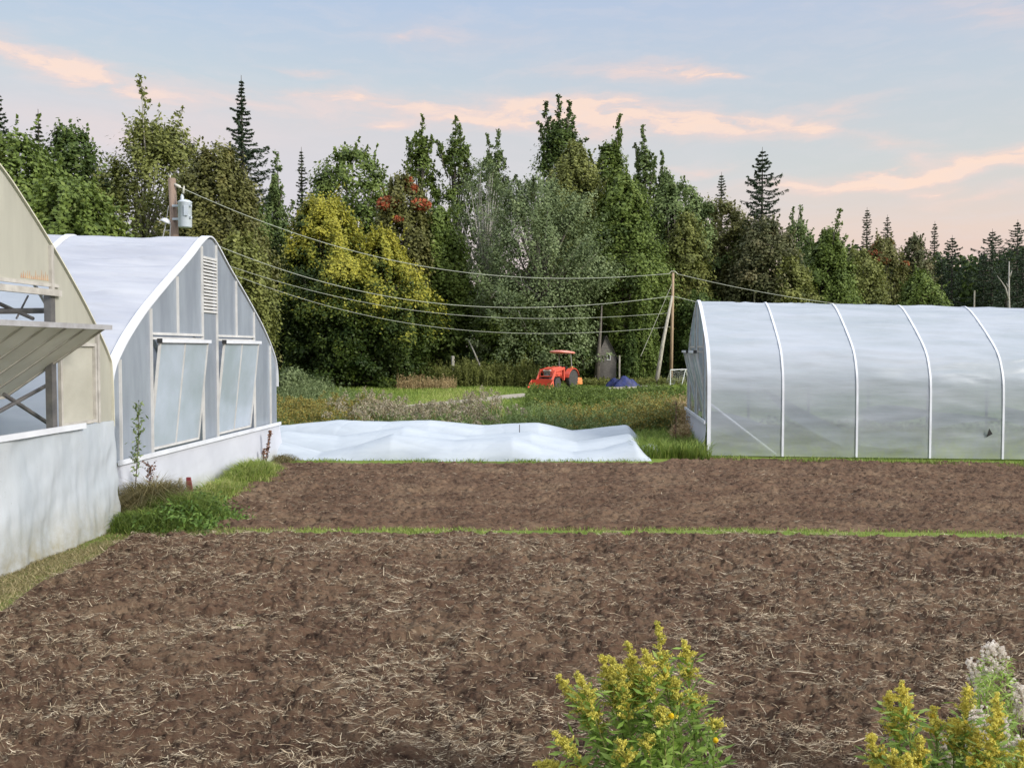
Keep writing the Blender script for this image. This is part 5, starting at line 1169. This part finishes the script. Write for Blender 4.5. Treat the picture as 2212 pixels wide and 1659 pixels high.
# single tall plants
def stalk(nm, label, cat, base, top_, r0, mat, leafm, nl, ls, seed, spread=.1, elong=2.6, br=0):
    r = np.random.default_rng(seed); b, t_ = Vector(base), Vector(top_); T = thing(nm, label, cat, tuple(b)); mb = MB()
    mb.tube([b, b.lerp(t_, .5)+Vector((.02, 0, 0)), t_], [r0, r0*.7, r0*.3], 6)
    C_ = []; A_ = []
    for i in range(br):
        q = .25+.7*r.random(); s0 = b.lerp(t_, q); a = r.random()*6.28; e = s0+Vector((math.cos(a)*spread*1.4, math.sin(a)*spread*1.4, spread*1.2)); mb.tube([s0, e], [r0*.4, r0*.2], 4)
        for k in range(6): C_.append(np.array(s0.lerp(e, r.random())))
    mb.build('stem', mat, T)
    q = .15+.85*r.random(nl); c = np.array([b.lerp(t_, x_) for x_ in q])+r.normal(size=(nl, 3))*np.array([spread, spread, .03])*.45
    if C_: c = np.concatenate([c, np.array(C_)])
    n = len(c); leaves('leaves', c, unit(r.normal(size=(n, 3))+np.array([0, -.4, .3])), ls*(.6+.8*r.random(n)), ls/elong, np.clip(.5+.25*r.normal(size=n), 0, 1), leafm, T, rg=r)
reddish = leafmat('rusty_seeds', [(0, (.09, .045, .03)), (.5, (.18, .09, .055)), (1, (.30, .17, .11))], .1)
stalk('tall_weed', 'tall thin green weed in front of the white greenhouse gable, by the cream one', 'plant', P(292, 1060, 16.2), P(300, 868, 16.2), .010, barks['grey'], G['light'], 150, .045, 1, .10, 3, 14)
stalk('dock_plant', 'rust-brown dock stalk against the far end of the white skirt', 'plant', P(574, 1005, 23.6), P(584, 930, 23.6), .012, barks['dark'], reddish, 160, .03, 2, .05, 1.6, 4)
stalk('dock_plant', 'short brown dock stalk left of the taller rusty one', 'plant', P(568, 1010, 23.3), P(570, 968, 23.3), .012, barks['dark'], reddish, 60, .03, 3, .04, 1.6, 2)
stalk('dock_plant', 'brown twiggy weed on the sill of the white greenhouse beside the tall thin weed', 'plant', P(322, 1050, 16.6), P(326, 1005, 16.6), .010, barks['dark'], reddish, 90, .025, 4, .10, 1.6, 8)
stalk('dock_plant', 'thin dark mullein spike among the tan stalks by the right tunnel', 'plant', P(1456, 1000, 27.0), P(1461, 866, 27.0), .012, barks['dark'], reddish, 110, .03, 5, .05, 1.6, 3)
# small left-over things at the skirt
mb = MB(); a = P(408, 1062, 17.2); mb.slab([a+Vector((-.055, 0, 0)), a+Vector((.075, 0, 0)), a+Vector((.03, 0, .27)), a+Vector((-.05, 0, .27))], .04, (0, 1, 0)); tag(mb.build('tool_handle', plain('dark_red_plastic', (.13, .015, .025), (.20, .03, .04), .5), bevel=.008), 'dark red plastic piece standing against the white skirt', 'plastic piece')
mb = MB(); a = P(392, 1095, 17.0); b_ = P(390, 1032, 17.0); mb.bar(a, b_, .07, .05); tag(mb.build('wooden_stake', palewood, bevel=.008), 'grey wooden stake beside the dark red plastic piece', 'stake')
mb = MB(); a = P(370, 1068, 17.0); mb.box(a+Vector((0, 0, -.05)), (.34, .2, .30)); mb.box(a+Vector((0, 0, .12)), (.38, .24, .04)); tag(mb.build('utility_box', plain('box_grey', (.30, .32, .35), (.22, .24, .26), .6), bevel=.015), 'small grey box half hidden in grass at the white skirt', 'box')
# ------------------------------------------------------------------ plants in the foreground
gleaf = leafmat('goldenrod_leaves', [(0, (.10, .17, .03)), (.5, (.25, .38, .07)), (1, (.48, .58, .18))], .35, .5)
gbud = leafmat('goldenrod_plumes', [(0, (.36, .34, .05)), (.45, (.68, .62, .14)), (.8, (.66, .56, .10)), (1, (.72, .50, .05))], .3, .7)
gstem = plain('green_stem', (.16, .20, .05), (.20, .16, .06), .6)
fluff = leafmat('white_fluff', [(0, (.52, .43, .36)), (.5, (.82, .76, .69)), (1, (.95, .91, .86))], .35, .9)
def goldenrod(label, stems, seed, group=None, tint=0.0):
    r0_ = np.random.default_rng(seed+7); stems = stems+[(b+Vector((r0_.normal()*.05, r0_.normal()*.06, 0)), t_+Vector((r0_.normal()*.06-.03, r0_.normal()*.08, -.06-.16*r0_.random())), a_+.05*r0_.random(), p_) for b, t_, a_, p_ in stems[::9]]
    """stems: (base point, tip point, sideways arch, plume share)"""
    r = np.random.default_rng(seed); T = thing('goldenrod_plant', label, 'plant', tuple(stems[0][0]), group=group)
    LC, LN, LA, LL, LV = [], [], [], [], []; PC, PV = [], []; mb = MB()
    for (b, t_, arch, ps) in stems:
        b = np.array(b); t_ = np.array(t_); ln = np.linalg.norm(t_-b)
        c1 = b+(t_-b)*.55+np.array([-(arch), 0, .12*ln])
        def cv(s): s = np.atleast_1d(s)[:, None]; return (1-s)**2*b+2*s*(1-s)*c1+s*s*t_
        q = cv(np.linspace(0, 1, 12)); mb.tube([Vector(p) for p in q], [.006*(1-.8*i/11)+.0012 for i in range(12)], 6)
        nl = int(ln*60)
        s = np.linspace(.08, 1-ps*.55, nl); c = cv(s); tg_ = unit(cv(np.clip(s+.02, 0, 1))-cv(s-.02)); ph = np.arange(nl)*2.4+r.normal(size=nl)*.3
        dr = np.stack([np.cos(ph), np.sin(ph), 0*ph], -1); ax = unit(dr*1.0+tg_*.75+r.normal(size=(nl, 3))*.12)
        L_ = (.040+.022*r.random(nl))*(1.15-.5*s)
        for seg in (0, 1):   # each leaf bends: two halves
            a2 = unit(ax+np.array([0, 0, -.45])*seg); off = ax*(L_*1.0)[:, None] if seg == 0 else ax*(L_*2.0)[:, None]+a2*(L_*.9)[:, None]
            LC.append(c+off); LN.append(unit(np.cross(a2, np.cross(tg_, dr)+r.normal(size=(nl, 3))*.1)+r.normal(size=(nl, 3))*.25)); LA.append(a2); LL.append(L_*(1.15 if seg == 0 else 1.0)); LV.append(np.clip(.50+.20*r.normal(size=nl), 0, 1))
        # plume of arching branchlets set with flower heads
        nb = int(12+ps*ln*80)
        for j in range(nb):
            s0 = 1-ps*(1-r.random()*.98); o = cv(s0)[0]; rel = (1-s0)/ps; bl = (.018+.10*rel**.9)*(.5+.8*r.random()); a = r.random()*6.28
            tgt = unit(cv(min(1, s0+.03))-cv(s0-.03))[0]; dd = unit(np.array([math.cos(a), math.sin(a), 0])*.9+tgt*.75)
            k = int(16+bl*520); u = r.random(k); e = o+dd*(u*bl)[:, None]+np.array([0, 0, -.28])*(u**2*bl)[:, None]
            if j % 2 == 0: mb.tube([Vector(o), Vector(o+dd*bl*.6), Vector(o+dd*bl+np.array([0, 0, -.28*bl]))], [.0018, .0014, .0008], 4)
            up_ = np.array([0, 0, .007]); PC.append(e+r.normal(size=(k, 3))*.0055+up_); PV.append(np.clip(.40+tint+.12*r.normal()+.13*r.normal(size=k)+.10*(rel > .7), 0, 1))
        k = int(60+ps*ln*220); u = 1-ps*r.random(k)**1.3; PC.append(cv(u)+r.normal(size=(k, 3))*(.004+.012*(1-u)[:, None]/ps)); PV.append(np.clip(.36+tint+.14*r.normal(size=k), 0, 1))
    mb.build('stem', gstem, T, True)
    LC, LN, LA, LL, LV = (np.concatenate(v) for v in (LC, LN, LA, LL, LV))
    leaves('leaves', LC, LN, LL, LL*.24+.003, LV, gleaf, T, ax=LA, rg=r)
    PC, PV = np.concatenate(PC), np.concatenate(PV); n = len(PC)
    leaves('flower_plume', PC, unit(r.normal(size=(n, 3))), .0075*(.6+.8*r.random(n)), .0040, PV, gbud, T, rg=r)
    return T
def st(x, y, Yd, bx, arch=0.0, ps=.35, dy=0.0):
    t_ = P(x, y, Yd); b = P(bx, 1600, Yd+dy); return (Vector((b.x, Yd+dy, 0.0)), t_, arch, ps)
Yf = 5.7
goldenrod('bushy goldenrod clump in the foreground, left one, rising from the bottom edge', [
    st(1418, 1345, Yf, 1500, .05, .42), st(1480, 1385, Yf+.1, 1520, .02, .30), st(1392, 1405, Yf-.1, 1455, .0, .34), st(1352, 1425, Yf+.05, 1440, .03, .36), st(1300, 1412, Yf, 1400, .04, .42), st(1318, 1418, Yf+.15, 1410, .02, .40), st(1338, 1440, Yf-.1, 1390, 0, .40),
    st(1205, 1462, Yf+.05, 1390, .02, .40), st(1248, 1450, Yf-.1, 1370, .03, .38), st(1196, 1582, Yf-.15, 1400, .08, .45), st(1182, 1645, Yf-.1, 1380, .10, .45), st(1262, 1520, Yf, 1400, .03, .35), st(1500, 1500, Yf+.1, 1530, 0, .18), st(1460, 1470, Yf-.05, 1480, 0, .25), st(1430, 1530, Yf-.2, 1450, 0, .2), st(1540, 1560, Yf, 1545, 0, .1), st(1400, 1590, Yf-.25, 1420, 0, .2), st(1340, 1600, Yf-.3, 1380, 0, .3)], 401)
Yr = 5.3
goldenrod('goldenrod clump with orange-yellow plumes in the lower right corner', [
    st(1947, 1474, Yr, 2010, .02, .36), st(2090, 1478, Yr, 2052, -.05, .42), st(2155, 1499, Yr-.1, 2120, -.04, .45), st(1882, 1588, Yr, 1980, .05, .40), st(2018, 1530, Yr+.1, 2030, -.02, .30), st(2062, 1560, Yr, 2060, 0, .3), st(1990, 1590, Yr-.1, 2000, 0, .4), st(1930, 1620, Yr-.15, 1960, .02, .45),
    st(2112, 1580, Yr-.1, 2100, 0, .35), st(2140, 1600, Yr-.15, 2130, 0, .35), st(2212, 1600, Yr-.1, 2170, -.04, .4), st(1960, 1630, Yr-.2, 1990, .0, .45)], 402, tint=.2)
# yellow blossoms
for (x, y, d, lb) in ((1546, 1598, 5.6, 'small bright yellow blossom right of the left goldenrod clump'), (1450, 1545, 5.5, 'small bright yellow blossom in front of the left goldenrod leaves')):
    T = thing('yellow_flower', lb, 'flower', tuple(P(x+6, 1800, d))); c = P(x, y, d); r = np.random.default_rng(int(x))
    mb = MB(); b_ = P(x+10, 1700, d); mb.tube([Vector((b_.x, d, .0)), c+Vector((.01, 0, -.05)), c], [.003, .0025, .002], 5); mb.build('stem', gstem, T)
    n = 40; dd = unit(r.normal(size=(n, 3))+np.array([0, -.6, .3])); leaves('petals', np.array(c)+dd*.014, dd, .012, .008, .0*np.ones(n)+.5, leafmat('yellow_petals', [(0, (.85, .62, .02)), (1, (.85, .62, .02))], .3), T, rg=r)
def seedhead(label, stems, seed, size=1.0):
    r = np.random.default_rng(seed); T = thing('seedhead_plant', label, 'plant', tuple(stems[0][0])); mb = MB(); C_, V_ = [], []; LC, LA = [], []
    for (b, t_, spread) in stems:
        b, t_ = np.array(b), np.array(t_); ln = np.linalg.norm(t_-b); q = lambda s: b+(t_-b)*s+np.array([.03*math.sin(s*3), 0, 0])
        mb.tube([Vector(q(s)) for s in np.linspace(0, 1, 8)], [.005*(1-.7*i/7) for i in range(8)], 5)
        for j in range(int(34*size)):
            s0 = 1-.22*r.random()/max(ln, .5); o = q(s0); a = r.random()*6.28; bl = spread*(.3+.7*r.random()); dd = unit(np.array([math.cos(a), math.sin(a)*.8, .9*r.random()+.15])); e = o+dd*bl
            mb.tube([Vector(o), Vector(e)], .0012, 3, False)
            for k in range(5):
                p_ = o+dd*bl*(.55+.5*r.random())+r.normal(size=3)*.012; m_ = 34; C_.append(p_+unit(r.normal(size=(m_, 3)))*(.0105*r.random(m_)**.4)[:, None]); V_.append(np.clip(.55+.12*r.normal()+.2*r.normal(size=m_), 0, 1))
        k = int(ln*110); s = r.random(k)*.93; LC.append(b+(t_-b)*s[:, None]+r.normal(size=(k, 3))*.014); ph = r.random(k)*6.28; LA.append(np.stack([np.cos(ph), np.sin(ph), .5+.4*r.random(k)], -1))
    mb.build('stem', gstem, T)
    LC, LA = np.concatenate(LC), unit(np.concatenate(LA)); n = len(LC); L_ = .035*(.6+.7*r.random(n)); leaves('leaves', LC+LA*L_[:, None], unit(r.normal(size=(n, 3))), L_, .0048, np.clip(.6+.2*r.normal(size=n), 0, 1), gleaf, T, ax=LA, rg=r)
    C_, V_ = np.concatenate(C_), np.concatenate(V_); n = len(C_); leaves('seed_fluff', C_, unit(r.normal(size=(n, 3))), .0052, .0022, V_, fluff, T, rg=r)
def sh_(x, y, Yd, bx, sp_): t_ = P(x, y, Yd); b = P(bx, 1600, Yd); return (Vector((b.x, Yd, 0)), t_, sp_)
seedhead('tall white fluffy seed head standing highest behind the right goldenrod', [sh_(2128, 1400, 6.0, 2150, .055), sh_(2155, 1395, 6.05, 2155, .055), sh_(2098, 1432, 6.0, 2145, .045)], 411, .62)
seedhead('bright white seed cluster tucked between the right goldenrod plumes', [sh_(2105, 1535, 5.6, 2110, .06), sh_(2090, 1560, 5.6, 2100, .06), sh_(2130, 1550, 5.65, 2115, .06), sh_(2040, 1600, 5.5, 2060, .04)], 412, .9)
seedhead('white seed heads at the right frame edge beside the goldenrod', [sh_(2198, 1478, 5.8, 2200, .05), sh_(2205, 1590, 5.5, 2200, .05), sh_(2160, 1555, 5.6, 2170, .04)], 413, .7)
# curled leafy weeds under the seed heads
r = np.random.default_rng(14); n = 900; px = 2120+90*r.random(n); d_ = 5.7+.4*r.random(n); c_ = np.stack([(px-1106)/FL*d_, d_, .1+.85*r.random(n)], -1)
a_ = unit(np.stack([r.normal(size=n), r.normal(size=n), .6+.5*r.random(n)], -1)); tag(leaves('weeds', c_, unit(r.normal(size=(n, 3))), .035, .006, np.clip(.6+.2*r.normal(size=n), 0, 1), gleaf, ax=a_, rg=r), 'pale green leafy weeds below the white seed heads', kind='stuff')
